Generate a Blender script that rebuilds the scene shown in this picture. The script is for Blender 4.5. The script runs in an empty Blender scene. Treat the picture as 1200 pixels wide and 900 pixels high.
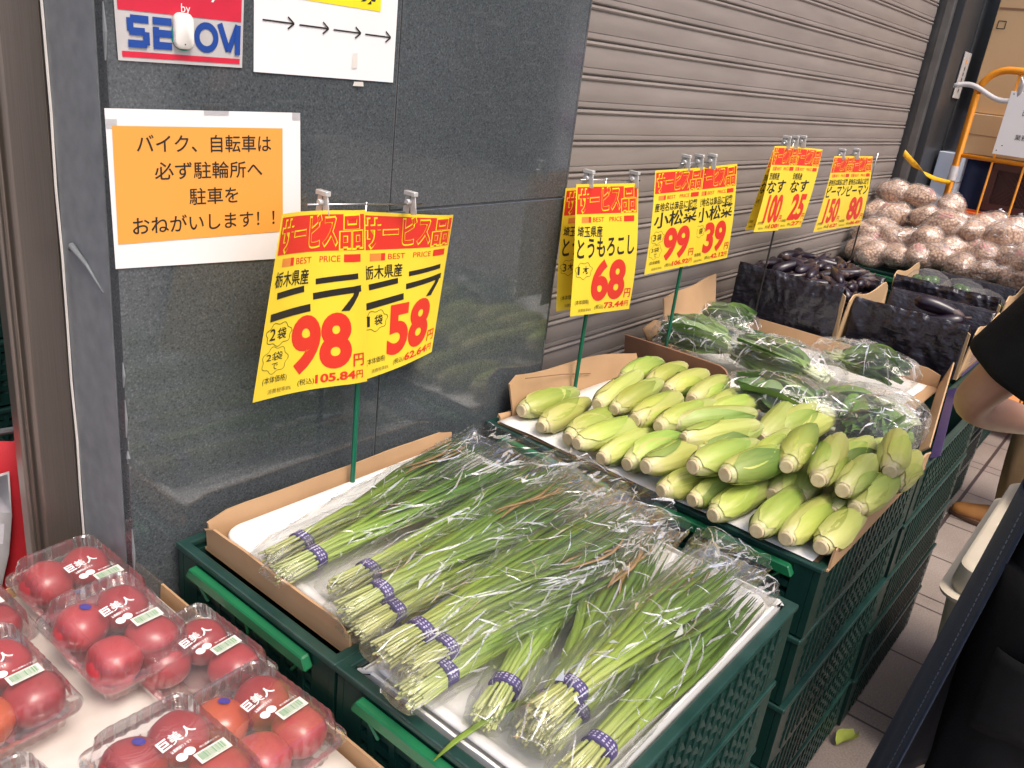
import bpy, bmesh, math, random
from mathutils import Vector, Matrix, Euler, noise
R = math.radians
SC = bpy.context.scene
COL = SC.collection

# ------------------------------------------------------------------ camera
cam_d = bpy.data.cameras.new('camera')
cam = bpy.data.objects.new('camera', cam_d)
COL.objects.link(cam)
cam_d.sensor_width = 36.0
cam_d.lens = 989.0 / 1200.0 * 36.0
cam_d.clip_start = 0.02
cam_d.clip_end = 500
Rm = ((0.63306114, -0.21241954, 0.74438668), (-0.76546596, -0.31501554, 0.56109453), (0.11530593, -0.92500981, -0.36202402))
cam.matrix_world = Matrix(((Rm[0][0], -Rm[0][1], -Rm[0][2], 0.0), (Rm[1][0], -Rm[1][1], -Rm[1][2], 0.0),
                           (Rm[2][0], -Rm[2][1], -Rm[2][2], 1.55), (0, 0, 0, 1)))
SC.camera = cam

# ------------------------------------------------------------------ light
SUN_DIR = Vector((-0.12, -0.55, 1.0)).normalized()          # towards the sun
world = bpy.data.worlds.new('World')
SC.world = world
world.use_nodes = True
wn = world.node_tree
bg = wn.nodes['Background']
sky = wn.nodes.new('ShaderNodeTexSky')
sky.sky_type = 'NISHITA'
sky.sun_disc = False
sky.sun_elevation = math.asin(SUN_DIR.z)
sky.sun_rotation = math.atan2(SUN_DIR.x, SUN_DIR.y)
sky.air_density = 0.7
sky.dust_density = 5.0
sky.ozone_density = 0.3
wn.links.new(sky.outputs[0], bg.inputs[0])
bg.inputs[1].default_value = 0.15
sun_d = bpy.data.lights.new('sun', 'SUN')
sun_d.energy = 1.0
sun_d.angle = R(22)
sun_d.color = (1.0, 0.93, 0.84)
sun = bpy.data.objects.new('sun', sun_d)
COL.objects.link(sun)
sun.rotation_euler = SUN_DIR.to_track_quat('Z', 'Y').to_euler()
SC.view_settings.view_transform = 'Standard'
SC.view_settings.look = 'None'
SC.view_settings.gamma = 1
SC.view_settings.exposure = 0.80
SC.cycles.max_bounces = 8
SC.cycles.transparent_max_bounces = 32

# ------------------------------------------------------------------ materials
def new_mat(name):
    m = bpy.data.materials.new(name)
    m.use_nodes = True
    nt = m.node_tree
    for n in list(nt.nodes):
        nt.nodes.remove(n)
    out = nt.nodes.new('ShaderNodeOutputMaterial')
    return m, nt, out

def N(nt, kind, **kw):
    n = nt.nodes.new(kind)
    for k, v in kw.items():
        if k.startswith('i_'):
            n.inputs[k[2:].replace('_', ' ')].default_value = v
        else:
            setattr(n, k, v)
    return n

def rgba(c):
    return (c[0], c[1], c[2], 1.0)

def ramp(nt, stops):
    r = nt.nodes.new('ShaderNodeValToRGB')
    el = r.color_ramp.elements
    while len(el) < len(stops):
        el.new(0.5)
    for e, (p, c) in zip(el, stops):
        e.position = p
        e.color = rgba(c)
    return r

def mat(name, c1, c2=None, scale=20.0, rough=0.6, bump=0.0, bscale=None, spec=0.5, metal=0.0, coords='Object',
        stretch=(1, 1, 1), detail=4.0, coat=0.0, rand=0.0, rvar=0.0, sheen=0.0, sss=0.0):
    m, nt, out = new_mat(name)
    b = N(nt, 'ShaderNodeBsdfPrincipled')
    b.inputs['Roughness'].default_value = rough
    b.inputs['Metallic'].default_value = metal
    b.inputs['Specular IOR Level'].default_value = spec
    b.inputs['Coat Weight'].default_value = coat
    b.inputs['Sheen Weight'].default_value = sheen
    if sss:
        b.inputs['Subsurface Weight'].default_value = sss
        b.inputs['Subsurface Radius'].default_value = (0.01, 0.004, 0.002)
    tc = N(nt, 'ShaderNodeTexCoord')
    mp = N(nt, 'ShaderNodeMapping')
    mp.inputs['Scale'].default_value = stretch
    nt.links.new(tc.outputs[coords], mp.inputs[0])
    nz = N(nt, 'ShaderNodeTexNoise')
    nz.inputs['Scale'].default_value = scale
    nz.inputs['Detail'].default_value = detail
    nt.links.new(mp.outputs[0], nz.inputs['Vector'])
    if c2 is None:
        c2 = tuple(x * 0.85 for x in c1)
    rp = ramp(nt, [(0.32, c1), (0.68, c2)])
    nt.links.new(nz.outputs['Fac'], rp.inputs[0])
    src = rp.outputs[0]
    if rand:
        oi = N(nt, 'ShaderNodeObjectInfo')
        mr = N(nt, 'ShaderNodeMapRange')
        mr.inputs['To Min'].default_value = 1 - rand
        mr.inputs['To Max'].default_value = 1 + rand
        nt.links.new(oi.outputs['Random'], mr.inputs[0])
        hs = N(nt, 'ShaderNodeHueSaturation')
        nt.links.new(mr.outputs[0], hs.inputs['Value'])
        nt.links.new(src, hs.inputs['Color'])
        src = hs.outputs[0]
    nt.links.new(src, b.inputs['Base Color'])
    if rvar:
        mr2 = N(nt, 'ShaderNodeMapRange')
        mr2.inputs['To Min'].default_value = max(0.02, rough - rvar)
        mr2.inputs['To Max'].default_value = rough + rvar
        nt.links.new(nz.outputs['Fac'], mr2.inputs[0])
        nt.links.new(mr2.outputs[0], b.inputs['Roughness'])
    if bump:
        n2 = N(nt, 'ShaderNodeTexNoise')
        n2.inputs['Scale'].default_value = bscale or scale
        n2.inputs['Detail'].default_value = 5.0
        nt.links.new(mp.outputs[0], n2.inputs['Vector'])
        bp = N(nt, 'ShaderNodeBump')
        bp.inputs['Strength'].default_value = bump
        bp.inputs['Distance'].default_value = 0.005
        nt.links.new(n2.outputs['Fac'], bp.inputs['Height'])
        nt.links.new(bp.outputs[0], b.inputs['Normal'])
    nt.links.new(b.outputs[0], out.inputs[0])
    m['bsdf'] = b.name
    return m

def film_mat(name, tint=(1, 1, 1), fres=0.8, haze=0.03, rough=0.07, bscale=60, bump=0.5, stretch=(1, 1, 1), ior=1.45, top=0.5):
    """thin clear plastic: mostly see-through, glossy where it turns away, a little milky"""
    m, nt, out = new_mat(name)
    tc = N(nt, 'ShaderNodeTexCoord')
    mp = N(nt, 'ShaderNodeMapping')
    mp.inputs['Scale'].default_value = stretch
    nt.links.new(tc.outputs['Object'], mp.inputs[0])
    nz = N(nt, 'ShaderNodeTexNoise')
    nz.inputs['Scale'].default_value = bscale
    nz.inputs['Detail'].default_value = 3
    nz.inputs['Distortion'].default_value = 0.6
    nt.links.new(mp.outputs[0], nz.inputs['Vector'])
    bp = N(nt, 'ShaderNodeBump')
    bp.inputs['Strength'].default_value = bump
    bp.inputs['Distance'].default_value = 0.01
    nt.links.new(nz.outputs['Fac'], bp.inputs['Height'])
    tr = N(nt, 'ShaderNodeBsdfTransparent')
    tr.inputs[0].default_value = rgba(tint)
    gl = N(nt, 'ShaderNodeBsdfAnisotropic') if False else N(nt, 'ShaderNodeBsdfGlossy')
    gl.inputs['Roughness'].default_value = rough
    gl.inputs['Color'].default_value = (1, 1, 1, 1)
    nt.links.new(bp.outputs[0], gl.inputs['Normal'])
    df = N(nt, 'ShaderNodeBsdfDiffuse')
    df.inputs[0].default_value = (0.9, 0.9, 0.9, 1)
    lw = N(nt, 'ShaderNodeFresnel')
    lw.inputs['IOR'].default_value = ior
    nt.links.new(bp.outputs[0], lw.inputs['Normal'])
    mu0 = N(nt, 'ShaderNodeMath', operation='MULTIPLY')
    mu0.inputs[1].default_value = fres
    nt.links.new(lw.outputs[0], mu0.inputs[0])
    mul = N(nt, 'ShaderNodeMath', operation='MINIMUM')
    mul.inputs[1].default_value = top
    nt.links.new(mu0.outputs[0], mul.inputs[0])
    m1 = N(nt, 'ShaderNodeMixShader')
    m1.inputs[0].default_value = haze
    nt.links.new(tr.outputs[0], m1.inputs[1])
    nt.links.new(df.outputs[0], m1.inputs[2])
    m2 = N(nt, 'ShaderNodeMixShader')
    nt.links.new(mul.outputs[0], m2.inputs[0])
    nt.links.new(m1.outputs[0], m2.inputs[1])
    nt.links.new(gl.outputs[0], m2.inputs[2])
    nt.links.new(m2.outputs[0], out.inputs[0])
    return m

def grad_mat(name, stops, streak=0.25, sscale=(8, 90, 90), rough=0.45, rand=0.15, hue=0.0, bump=0.15, spec=0.4, trans=0.0):
    """colour runs along the point attribute 't' of the mesh (root to tip), with streaks along the length"""
    m, nt, out = new_mat(name)
    b = N(nt, 'ShaderNodeBsdfPrincipled')
    b.inputs['Roughness'].default_value = rough
    b.inputs['Specular IOR Level'].default_value = spec
    at = N(nt, 'ShaderNodeAttribute')
    at.attribute_name = 't'
    tc = N(nt, 'ShaderNodeTexCoord')
    mp = N(nt, 'ShaderNodeMapping')
    mp.inputs['Scale'].default_value = sscale
    nt.links.new(tc.outputs['Object'], mp.inputs[0])
    nz = N(nt, 'ShaderNodeTexNoise')
    nz.inputs['Scale'].default_value = 1.0
    nz.inputs['Detail'].default_value = 4
    nt.links.new(mp.outputs[0], nz.inputs['Vector'])
    oi = N(nt, 'ShaderNodeObjectInfo')
    ad = N(nt, 'ShaderNodeMath', operation='MULTIPLY_ADD')
    ad.inputs[1].default_value = 0.5
    nt.links.new(nz.outputs['Fac'], ad.inputs[0])
    nt.links.new(at.outputs['Fac'], ad.inputs[2])
    sb = N(nt, 'ShaderNodeMath', operation='SUBTRACT')
    sb.inputs[1].default_value = 0.25
    nt.links.new(ad.outputs[0], sb.inputs[0])
    mixf = N(nt, 'ShaderNodeMix', data_type='FLOAT')
    mixf.inputs[0].default_value = min(1.0, streak * 2)
    nt.links.new(at.outputs['Fac'], mixf.inputs[2])
    nt.links.new(sb.outputs[0], mixf.inputs[3])
    rp = ramp(nt, stops)
    nt.links.new(mixf.outputs[0], rp.inputs[0])
    hs = N(nt, 'ShaderNodeHueSaturation')
    mr = N(nt, 'ShaderNodeMapRange')
    mr.inputs['To Min'].default_value = 1 - rand
    mr.inputs['To Max'].default_value = 1 + rand
    nt.links.new(oi.outputs['Random'], mr.inputs[0])
    nt.links.new(mr.outputs[0], hs.inputs['Value'])
    mrh = N(nt, 'ShaderNodeMapRange')
    mrh.inputs['To Min'].default_value = 0.5 - hue
    mrh.inputs['To Max'].default_value = 0.5 + hue
    mm = N(nt, 'ShaderNodeMath', operation='FRACT')
    m7 = N(nt, 'ShaderNodeMath', operation='MULTIPLY')
    m7.inputs[1].default_value = 7.31
    nt.links.new(oi.outputs['Random'], m7.inputs[0])
    nt.links.new(m7.outputs[0], mm.inputs[0])
    nt.links.new(mm.outputs[0], mrh.inputs[0])
    nt.links.new(mrh.outputs[0], hs.inputs['Hue'])
    nt.links.new(rp.outputs[0], hs.inputs['Color'])
    nt.links.new(hs.outputs[0], b.inputs['Base Color'])
    bp = N(nt, 'ShaderNodeBump')
    bp.inputs['Strength'].default_value = bump
    bp.inputs['Distance'].default_value = 0.003
    nt.links.new(nz.outputs['Fac'], bp.inputs['Height'])
    nt.links.new(bp.outputs[0], b.inputs['Normal'])
    if trans:
        tl = N(nt, 'ShaderNodeBsdfTranslucent')
        nt.links.new(hs.outputs[0], tl.inputs[0])
        mx = N(nt, 'ShaderNodeMixShader')
        mx.inputs[0].default_value = trans
        nt.links.new(b.outputs[0], mx.inputs[1])
        nt.links.new(tl.outputs[0], mx.inputs[2])
        nt.links.new(mx.outputs[0], out.inputs[0])
    else:
        nt.links.new(b.outputs[0], out.inputs[0])
    return m

def granite_mat(name='polished_granite', ior=1.5):
    m, nt, out = new_mat(name)
    b = N(nt, 'ShaderNodeBsdfPrincipled')
    tc = N(nt, 'ShaderNodeTexCoord')
    v = N(nt, 'ShaderNodeTexNoise')
    v.inputs['Scale'].default_value = 330
    v.inputs['Detail'].default_value = 1
    nt.links.new(tc.outputs['Object'], v.inputs['Vector'])
    n2 = N(nt, 'ShaderNodeTexNoise')
    n2.inputs['Scale'].default_value = 3.0
    n2.inputs['Detail'].default_value = 6
    nt.links.new(tc.outputs['Object'], n2.inputs['Vector'])
    rp = ramp(nt, [(0.28, (0.042, 0.049, 0.053)), (0.42, (0.068, 0.079, 0.085)), (0.60, (0.077, 0.089, 0.096)), (0.74, (0.12, 0.132, 0.139))])
    nt.links.new(v.outputs['Fac'], rp.inputs[0])
    mx = N(nt, 'ShaderNodeMix', data_type='RGBA', blend_type='MULTIPLY')
    mx.inputs[0].default_value = 0.5
    r2 = ramp(nt, [(0.3, (0.7, 0.7, 0.7)), (0.7, (1.1, 1.1, 1.1))])
    nt.links.new(n2.outputs['Fac'], r2.inputs[0])
    nt.links.new(rp.outputs[0], mx.inputs[6])
    nt.links.new(r2.outputs[0], mx.inputs[7])
    # dusty smears and fine scratches
    mp = N(nt, 'ShaderNodeMapping')
    mp.inputs['Scale'].default_value = (5, 5, 40)
    mp.inputs['Rotation'].default_value = (0, R(12), 0)
    nt.links.new(tc.outputs['Object'], mp.inputs[0])
    n3 = N(nt, 'ShaderNodeTexNoise')
    n3.inputs['Scale'].default_value = 2.0
    n3.inputs['Detail'].default_value = 8
    nt.links.new(mp.outputs[0], n3.inputs['Vector'])
    r3_ = ramp(nt, [(0.60, (0, 0, 0)), (0.78, (1, 1, 1))])
    nt.links.new(n3.outputs['Fac'], r3_.inputs[0])
    m3 = N(nt, 'ShaderNodeMath', operation='MULTIPLY')
    m3.inputs[1].default_value = 0.35
    nt.links.new(r3_.outputs[0], m3.inputs[0])
    mx2 = N(nt, 'ShaderNodeMix', data_type='RGBA')
    mx2.inputs[7].default_value = (0.16, 0.17, 0.17, 1)
    nt.links.new(m3.outputs[0], mx2.inputs[0])
    nt.links.new(mx.outputs[2], mx2.inputs[6])
    nt.links.new(mx2.outputs[2], b.inputs['Base Color'])
    mr = N(nt, 'ShaderNodeMapRange')
    mr.inputs['From Min'].default_value = 0.3
    mr.inputs['From Max'].default_value = 0.7
    mr.inputs['To Min'].default_value = 0.05
    mr.inputs['To Max'].default_value = 0.12
    nt.links.new(n2.outputs['Fac'], mr.inputs[0])
    nt.links.new(mr.outputs[0], b.inputs['Roughness'])
    b.inputs['Specular IOR Level'].default_value = 0.6
    b.inputs['IOR'].default_value = ior
    nt.links.new(b.outputs[0], out.inputs[0])
    return m

def tile_mat():
    """square paving with a narrow strip every second joint"""
    m, nt, out = new_mat('floor_tiles')
    b = N(nt, 'ShaderNodeBsdfPrincipled')
    tc = N(nt, 'ShaderNodeTexCoord')
    sx = N(nt, 'ShaderNodeSeparateXYZ')
    nt.links.new(tc.outputs['Object'], sx.inputs[0])

    def joint(axis, off, period, w):
        a = N(nt, 'ShaderNodeMath', operation='ADD')
        a.inputs[1].default_value = -off + period * 100 + period / 2
        nt.links.new(sx.outputs[axis], a.inputs[0])
        md = N(nt, 'ShaderNodeMath', operation='MODULO')
        md.inputs[1].default_value = period
        nt.links.new(a.outputs[0], md.inputs[0])
        c = N(nt, 'ShaderNodeMath', operation='COMPARE')
        c.inputs[1].default_value = period / 2
        c.inputs[2].default_value = w / 2
        nt.links.new(md.outputs[0], c.inputs[0])
        return c.outputs[0]
    js = [joint(0, 2.090, 0.72, 0.008), joint(0, 2.165, 0.72, 0.008), joint(0, 2.480, 0.72, 0.008),
          joint(1, 0.405, 0.72, 0.014), joint(1, 0.045, 0.72, 0.008), joint(1, -0.03, 0.72, 0.008)]
    cur = js[0]
    for j in js[1:]:
        mx = N(nt, 'ShaderNodeMath', operation='MAXIMUM')
        nt.links.new(cur, mx.inputs[0])
        nt.links.new(j, mx.inputs[1])
        cur = mx.outputs[0]
    nz = N(nt, 'ShaderNodeTexNoise')
    nz.inputs['Scale'].default_value = 180
    nz.inputs['Detail'].default_value = 3
    nt.links.new(tc.outputs['Object'], nz.inputs['Vector'])
    nl = N(nt, 'ShaderNodeTexNoise')
    nl.inputs['Scale'].default_value = 4
    nl.inputs['Detail'].default_value = 6
    nt.links.new(tc.outputs['Object'], nl.inputs['Vector'])
    rp = ramp(nt, [(0.3, (0.235, 0.192, 0.168)), (0.7, (0.345, 0.29, 0.26))])
    nt.links.new(nz.outputs['Fac'], rp.inputs[0])
    r2 = ramp(nt, [(0.3, (0.75, 0.74, 0.73)), (0.7, (1.05, 1.05, 1.05))])
    nt.links.new(nl.outputs['Fac'], r2.inputs[0])
    mu = N(nt, 'ShaderNodeMix', data_type='RGBA', blend_type='MULTIPLY')
    mu.inputs[0].default_value = 1
    nt.links.new(rp.outputs[0], mu.inputs[6])
    nt.links.new(r2.outputs[0], mu.inputs[7])
    mj = N(nt, 'ShaderNodeMix', data_type='RGBA')
    mj.inputs[7].default_value = (0.055, 0.04, 0.04, 1)
    nt.links.new(cur, mj.inputs[0])
    nt.links.new(mu.outputs[2], mj.inputs[6])
    nt.links.new(mj.outputs[2], b.inputs['Base Color'])
    b.inputs['Roughness'].default_value = 0.38
    bp = N(nt, 'ShaderNodeBump')
    bp.inputs['Strength'].default_value = 0.4
    bp.inputs['Distance'].default_value = 0.003
    bp.invert = True
    nt.links.new(cur, bp.inputs['Height'])
    nt.links.new(bp.outputs[0], b.inputs['Normal'])
    nt.links.new(b.outputs[0], out.inputs[0])
    return m

def sprout_mat():
    m, nt, out = new_mat('tan_granular_produce')
    b = N(nt, 'ShaderNodeBsdfPrincipled')
    tc = N(nt, 'ShaderNodeTexCoord')
    v = N(nt, 'ShaderNodeTexVoronoi')
    v.inputs['Scale'].default_value = 95
    nt.links.new(tc.outputs['Object'], v.inputs['Vector'])
    rp = ramp(nt, [(0.05, (0.74, 0.56, 0.42)), (0.5, (0.54, 0.36, 0.26)), (0.8, (0.27, 0.16, 0.11))])
    nt.links.new(v.outputs['Distance'], rp.inputs[0])
    nz = N(nt, 'ShaderNodeTexNoise')
    nz.inputs['Scale'].default_value = 14
    nt.links.new(tc.outputs['Object'], nz.inputs['Vector'])
    r2 = ramp(nt, [(0.35, (0.7, 0.66, 0.62)), (0.65, (1.15, 1.1, 1.05))])
    nt.links.new(nz.outputs['Fac'], r2.inputs[0])
    mu = N(nt, 'ShaderNodeMix', data_type='RGBA', blend_type='MULTIPLY')
    mu.inputs[0].default_value = 1
    nt.links.new(rp.outputs[0], mu.inputs[6])
    nt.links.new(r2.outputs[0], mu.inputs[7])
    nt.links.new(mu.outputs[2], b.inputs['Base Color'])
    bp = N(nt, 'ShaderNodeBump')
    bp.inputs['Strength'].default_value = 0.8
    bp.inputs['Distance'].default_value = 0.004
    bp.invert = True
    nt.links.new(v.outputs['Distance'], bp.inputs['Height'])
    nt.links.new(bp.outputs[0], b.inputs['Normal'])
    b.inputs['Roughness'].default_value = 0.5
    nt.links.new(b.outputs[0], out.inputs[0])
    return m

M = {}
M['granite'] = granite_mat('polished_granite', 1.72)
M['dark_facade'] = mat('dark_facade', (0.06, 0.06, 0.065), (0.045, 0.045, 0.05), scale=1.5, rough=0.6)
M['granite_edge'] = granite_mat('polished_granite_edge', 1.85)
M['tile'] = tile_mat()
M['facade'] = mat('white_facade', (0.80, 0.77, 0.77), (0.74, 0.71, 0.71), scale=1.5, rough=0.7)
M['pane'] = mat('dark_window_pane', (0.05, 0.055, 0.06), rough=0.08)
M['pink_sign'] = mat('pink_fascia', (0.62, 0.38, 0.52), rough=0.5)
M['sprout'] = sprout_mat()
M['joint'] = mat('dark_joint', (0.02, 0.02, 0.02), rough=0.9)
M['sealant'] = mat('grey_sealant', (0.17, 0.17, 0.17), (0.12, 0.12, 0.12), rough=0.8)
M['strip_stone'] = mat('honed_stone', (0.215, 0.23, 0.24), (0.165, 0.178, 0.188), scale=35, rough=0.45, bump=0.05)
M['steel'] = mat('brushed_steel', (0.24, 0.205, 0.18), (0.205, 0.175, 0.152), scale=6, rough=0.36, metal=0.8, stretch=(160, 160, 1.2), bump=0.04, bscale=6)
M['shutter'] = mat('shutter_paint', (0.285, 0.25, 0.228), (0.225, 0.196, 0.178), scale=3.0, rough=0.42, bump=0.03, bscale=60, stretch=(1, 1, 7), detail=8, rvar=0.08)
M['rail'] = mat('grey_rail_metal', (0.20, 0.195, 0.19), (0.15, 0.145, 0.14), scale=12, rough=0.4, metal=0.6)
M['dark_panel'] = mat('dark_panel', (0.045, 0.048, 0.053), (0.032, 0.034, 0.038), scale=3, rough=0.35, rvar=0.1)
M['black'] = mat('matte_black', (0.008, 0.008, 0.009), (0.012, 0.012, 0.013), rough=0.9)
M['dark_wall'] = mat('dim_shop_wall', (0.05, 0.045, 0.042), rough=0.8)
M['crate_in'] = mat('shadow_green_plastic', (0.005, 0.030, 0.023), rough=0.5)
M['crate'] = mat('dark_green_plastic', (0.0045, 0.028, 0.022), (0.007, 0.037, 0.029), scale=9, rough=0.36, bump=0.06, bscale=120, rvar=0.1)
M['crate_handle'] = mat('bright_green_plastic', (0.010, 0.155, 0.055), (0.008, 0.115, 0.045), scale=14, rough=0.38, bump=0.05, bscale=90)
M['crate_rim'] = mat('worn_green_plastic', (0.016, 0.052, 0.043), (0.007, 0.033, 0.027), scale=22, rough=0.3, bump=0.06, bscale=90)
M['pole'] = mat('green_stand_plastic', (0.004, 0.13, 0.07), rough=0.3)
M['card_board'] = mat('cardboard', (0.50, 0.315, 0.17), (0.42, 0.255, 0.13), scale=7, rough=0.75, bump=0.05, bscale=60, detail=8)
M['card_brown'] = mat('dark_cardboard', (0.27, 0.14, 0.08), (0.21, 0.105, 0.06), scale=9, rough=0.7, bump=0.04)
M['card_far'] = mat('pale_cardboard', (0.58, 0.39, 0.21), (0.52, 0.34, 0.175), scale=2.5, rough=0.75, detail=8)
M['foam'] = mat('white_foam', (0.80, 0.79, 0.77), (0.70, 0.69, 0.67), scale=16, rough=0.6, bump=0.08, bscale=220, detail=6)
M['liner'] = mat('white_liner_paper', (0.80, 0.79, 0.76), (0.72, 0.70, 0.67), scale=6, rough=0.6, bump=0.12, bscale=12, detail=6)
M['board_dirty'] = mat('scuffed_white_board', (0.78, 0.74, 0.69), (0.60, 0.54, 0.48), scale=11, rough=0.5, bump=0.08, bscale=30, detail=9)
M['paper'] = mat('white_paper', (0.80, 0.79, 0.79), (0.76, 0.75, 0.75), scale=5, rough=0.4)
M['paper_yellow'] = mat('yellow_card_paper', (0.88, 0.66, 0.045), (0.84, 0.61, 0.035), scale=4, rough=0.4, coat=0.1)
M['yellow'] = mat('yellow_print', (0.90, 0.74, 0.02), rough=0.45)
M['orange_print'] = mat('orange_print', (0.80, 0.355, 0.065), (0.77, 0.33, 0.055), scale=3, rough=0.45)
M['red'] = mat('red_print', (0.70, 0.035, 0.02), (0.66, 0.03, 0.018), scale=4, rough=0.42)
M['red_soft'] = mat('faded_red_print', (0.80, 0.27, 0.05), rough=0.45)
M['crimson'] = mat('crimson_print', (0.62, 0.02, 0.05), rough=0.4)
M['ink'] = mat('black_ink', (0.018, 0.015, 0.014), rough=0.5)
M['ink_grey'] = mat('thin_grey_ink', (0.26, 0.19, 0.05), rough=0.5)
M['blue_print'] = mat('blue_print', (0.012, 0.06, 0.30), rough=0.4)
M['teal_print'] = mat('teal_print', (0.0, 0.32, 0.27), rough=0.4)
M['silver_paper'] = mat('silver_sticker', (0.52, 0.50, 0.49), rough=0.4)
M['white_plastic'] = mat('white_plastic', (0.80, 0.77, 0.72), rough=0.35)
M['clip'] = mat('clear_grey_clip', (0.55, 0.54, 0.52), (0.42, 0.41, 0.40), scale=40, rough=0.15, coat=0.5)
M['wire'] = mat('clip_bar_steel', (0.6, 0.6, 0.6), rough=0.25, metal=1.0)
M['tomato'] = mat('tomato_skin', (0.42, 0.052, 0.060), (0.34, 0.030, 0.040), scale=14, rough=0.33, rand=0.16, bump=0.02, bscale=8, coat=0.2, sss=0.08)
M['tomato_orange'] = mat('orange_tomato_skin', (0.54, 0.125, 0.04), (0.46, 0.05, 0.04), scale=12, rough=0.24, coat=0.2)
M['purple_seal'] = mat('blue_round_seal', (0.045, 0.03, 0.36), rough=0.35)
M['pack'] = film_mat('clear_rigid_plastic', (0.99, 0.985, 0.98), fres=1.7, haze=0.035, rough=0.06, bscale=25, bump=0.08, top=0.7)
M['white_print'] = mat('white_print', (0.82, 0.80, 0.78), rough=0.4)
M['sticker_green'] = mat('green_bars_print', (0.19, 0.36, 0.20), rough=0.45)
M['sticker_paper'] = mat('pale_sticker_paper', (0.70, 0.66, 0.60), rough=0.45)
M['nira'] = grad_mat('leek_leaf', [(0.0, (0.56, 0.57, 0.27)), (0.12, (0.42, 0.49, 0.14)), (0.30, (0.24, 0.36, 0.05)), (0.60, (0.115, 0.215, 0.030)), (1.0, (0.065, 0.135, 0.022))],
                     streak=0.3, sscale=(10, 160, 160), rough=0.4, rand=0.12, hue=0.012, trans=0.15)
M['nira_dry'] = mat('dry_leaf', (0.33, 0.20, 0.09), (0.22, 0.15, 0.05), scale=40, rough=0.6)
M['band'] = mat('purple_tape', (0.050, 0.036, 0.130), (0.075, 0.055, 0.17), scale=60, rough=0.3)
M['band_print'] = mat('pale_tape_print', (0.50, 0.46, 0.62), rough=0.4)
M['film'] = film_mat('crinkled_film', (0.995, 0.995, 0.99), fres=0.9, haze=0.010, rough=0.11, bscale=30, bump=0.8, stretch=(0.4, 2.2, 2.2), top=0.32)
M['fold'] = film_mat('glint_fold_film', (0.98, 0.98, 0.98), fres=2.2, haze=0.38, rough=0.16, bscale=60, bump=0.3, top=0.5)  # milky white in the colour stands in for highlights along the film creases
M['film_bag'] = film_mat('bag_film', (0.99, 0.99, 0.985), fres=0.35, haze=0.05, rough=0.3, bscale=24, bump=0.5, top=0.15)
M['film_greens'] = film_mat('cloudy_bag_film', (0.985, 0.985, 0.98), fres=1.0, haze=0.03, rough=0.11, bscale=26, bump=0.7, top=0.32)
M['husk'] = grad_mat('corn_husk', [(0.0, (0.56, 0.53, 0.28)), (0.10, (0.48, 0.49, 0.17)), (0.4, (0.37, 0.41, 0.10)), (0.8, (0.35, 0.39, 0.11)), (1.0, (0.42, 0.44, 0.19))],
                     streak=0.4, sscale=(9, 130, 130), rough=0.42, rand=0.14, hue=0.018, bump=0.35)
M['husk_leaf'] = grad_mat('corn_outer_leaf', [(0.0, (0.50, 0.51, 0.17)), (0.25, (0.34, 0.41, 0.08)), (0.7, (0.22, 0.31, 0.055)), (1.0, (0.15, 0.23, 0.05))],
                          streak=0.5, sscale=(9, 130, 130), rough=0.42, rand=0.2, hue=0.02, bump=0.35)
M['husk_green'] = grad_mat('corn_green_leaf', [(0.0, (0.24, 0.30, 0.07)), (0.5, (0.10, 0.17, 0.03)), (1.0, (0.06, 0.11, 0.02))], streak=0.5, sscale=(9, 130, 130), rough=0.45, rand=0.2, bump=0.35)
M['cut'] = mat('cut_stalk_end', (0.64, 0.55, 0.33), (0.57, 0.45, 0.26), scale=90, rough=0.6, bump=0.2, bscale=160)
M['greens'] = grad_mat('komatsuna_leaf', [(0.0, (0.66, 0.70, 0.52)), (0.35, (0.50, 0.57, 0.28)), (0.5, (0.22, 0.34, 0.09)), (1.0, (0.085, 0.18, 0.045))],
                       streak=0.25, sscale=(30, 30, 30), rough=0.45, rand=0.12, bump=0.3, trans=0.15)
M['eggplant'] = mat('eggplant_skin', (0.008, 0.004, 0.010), (0.013, 0.006, 0.015), scale=8, rough=0.30, coat=0.12, rand=0.3)
M['calyx'] = mat('eggplant_cap', (0.05, 0.04, 0.03), (0.09, 0.05, 0.05), scale=50, rough=0.5)
M['black_bag'] = mat('black_liner_film', (0.014, 0.013, 0.019), (0.022, 0.019, 0.030), scale=5, rough=0.26, bump=1.0, bscale=34, rvar=0.1, stretch=(1, 1, 2))
M['pepper'] = mat('green_pepper_skin', (0.05, 0.12, 0.02), (0.03, 0.08, 0.015), scale=12, rough=0.25)
M['pink_print'] = mat('pink_print', (0.66, 0.20, 0.20), (0.60, 0.32, 0.28), scale=50, rough=0.4)
M['orange_metal'] = mat('orange_paint', (0.80, 0.30, 0.012), (0.72, 0.25, 0.01), scale=15, rough=0.35, coat=0.2)
M['orange_plastic'] = mat('orange_plastic', (0.85, 0.17, 0.012), (0.80, 0.14, 0.01), scale=5, rough=0.3)
M['brown_plastic'] = mat('maroon_plastic', (0.075, 0.028, 0.024), rough=0.4)
M['blue_cloth'] = mat('navy_sheet', (0.010, 0.030, 0.095), (0.007, 0.02, 0.07), scale=5, rough=0.5, bump=0.3, bscale=9)
M['yellow_tape'] = mat('yellow_strap', (0.85, 0.50, 0.03), (0.80, 0.40, 0.02), scale=40, rough=0.4)
M['blue_white'] = mat('pale_blue_carton', (0.60, 0.68, 0.80), (0.50, 0.6, 0.75), scale=10, rough=0.4)
M['cream'] = mat('cream_plastic', (0.70, 0.62, 0.49), (0.64, 0.56, 0.43), scale=7, rough=0.4, bump=0.03, bscale=50)
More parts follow.
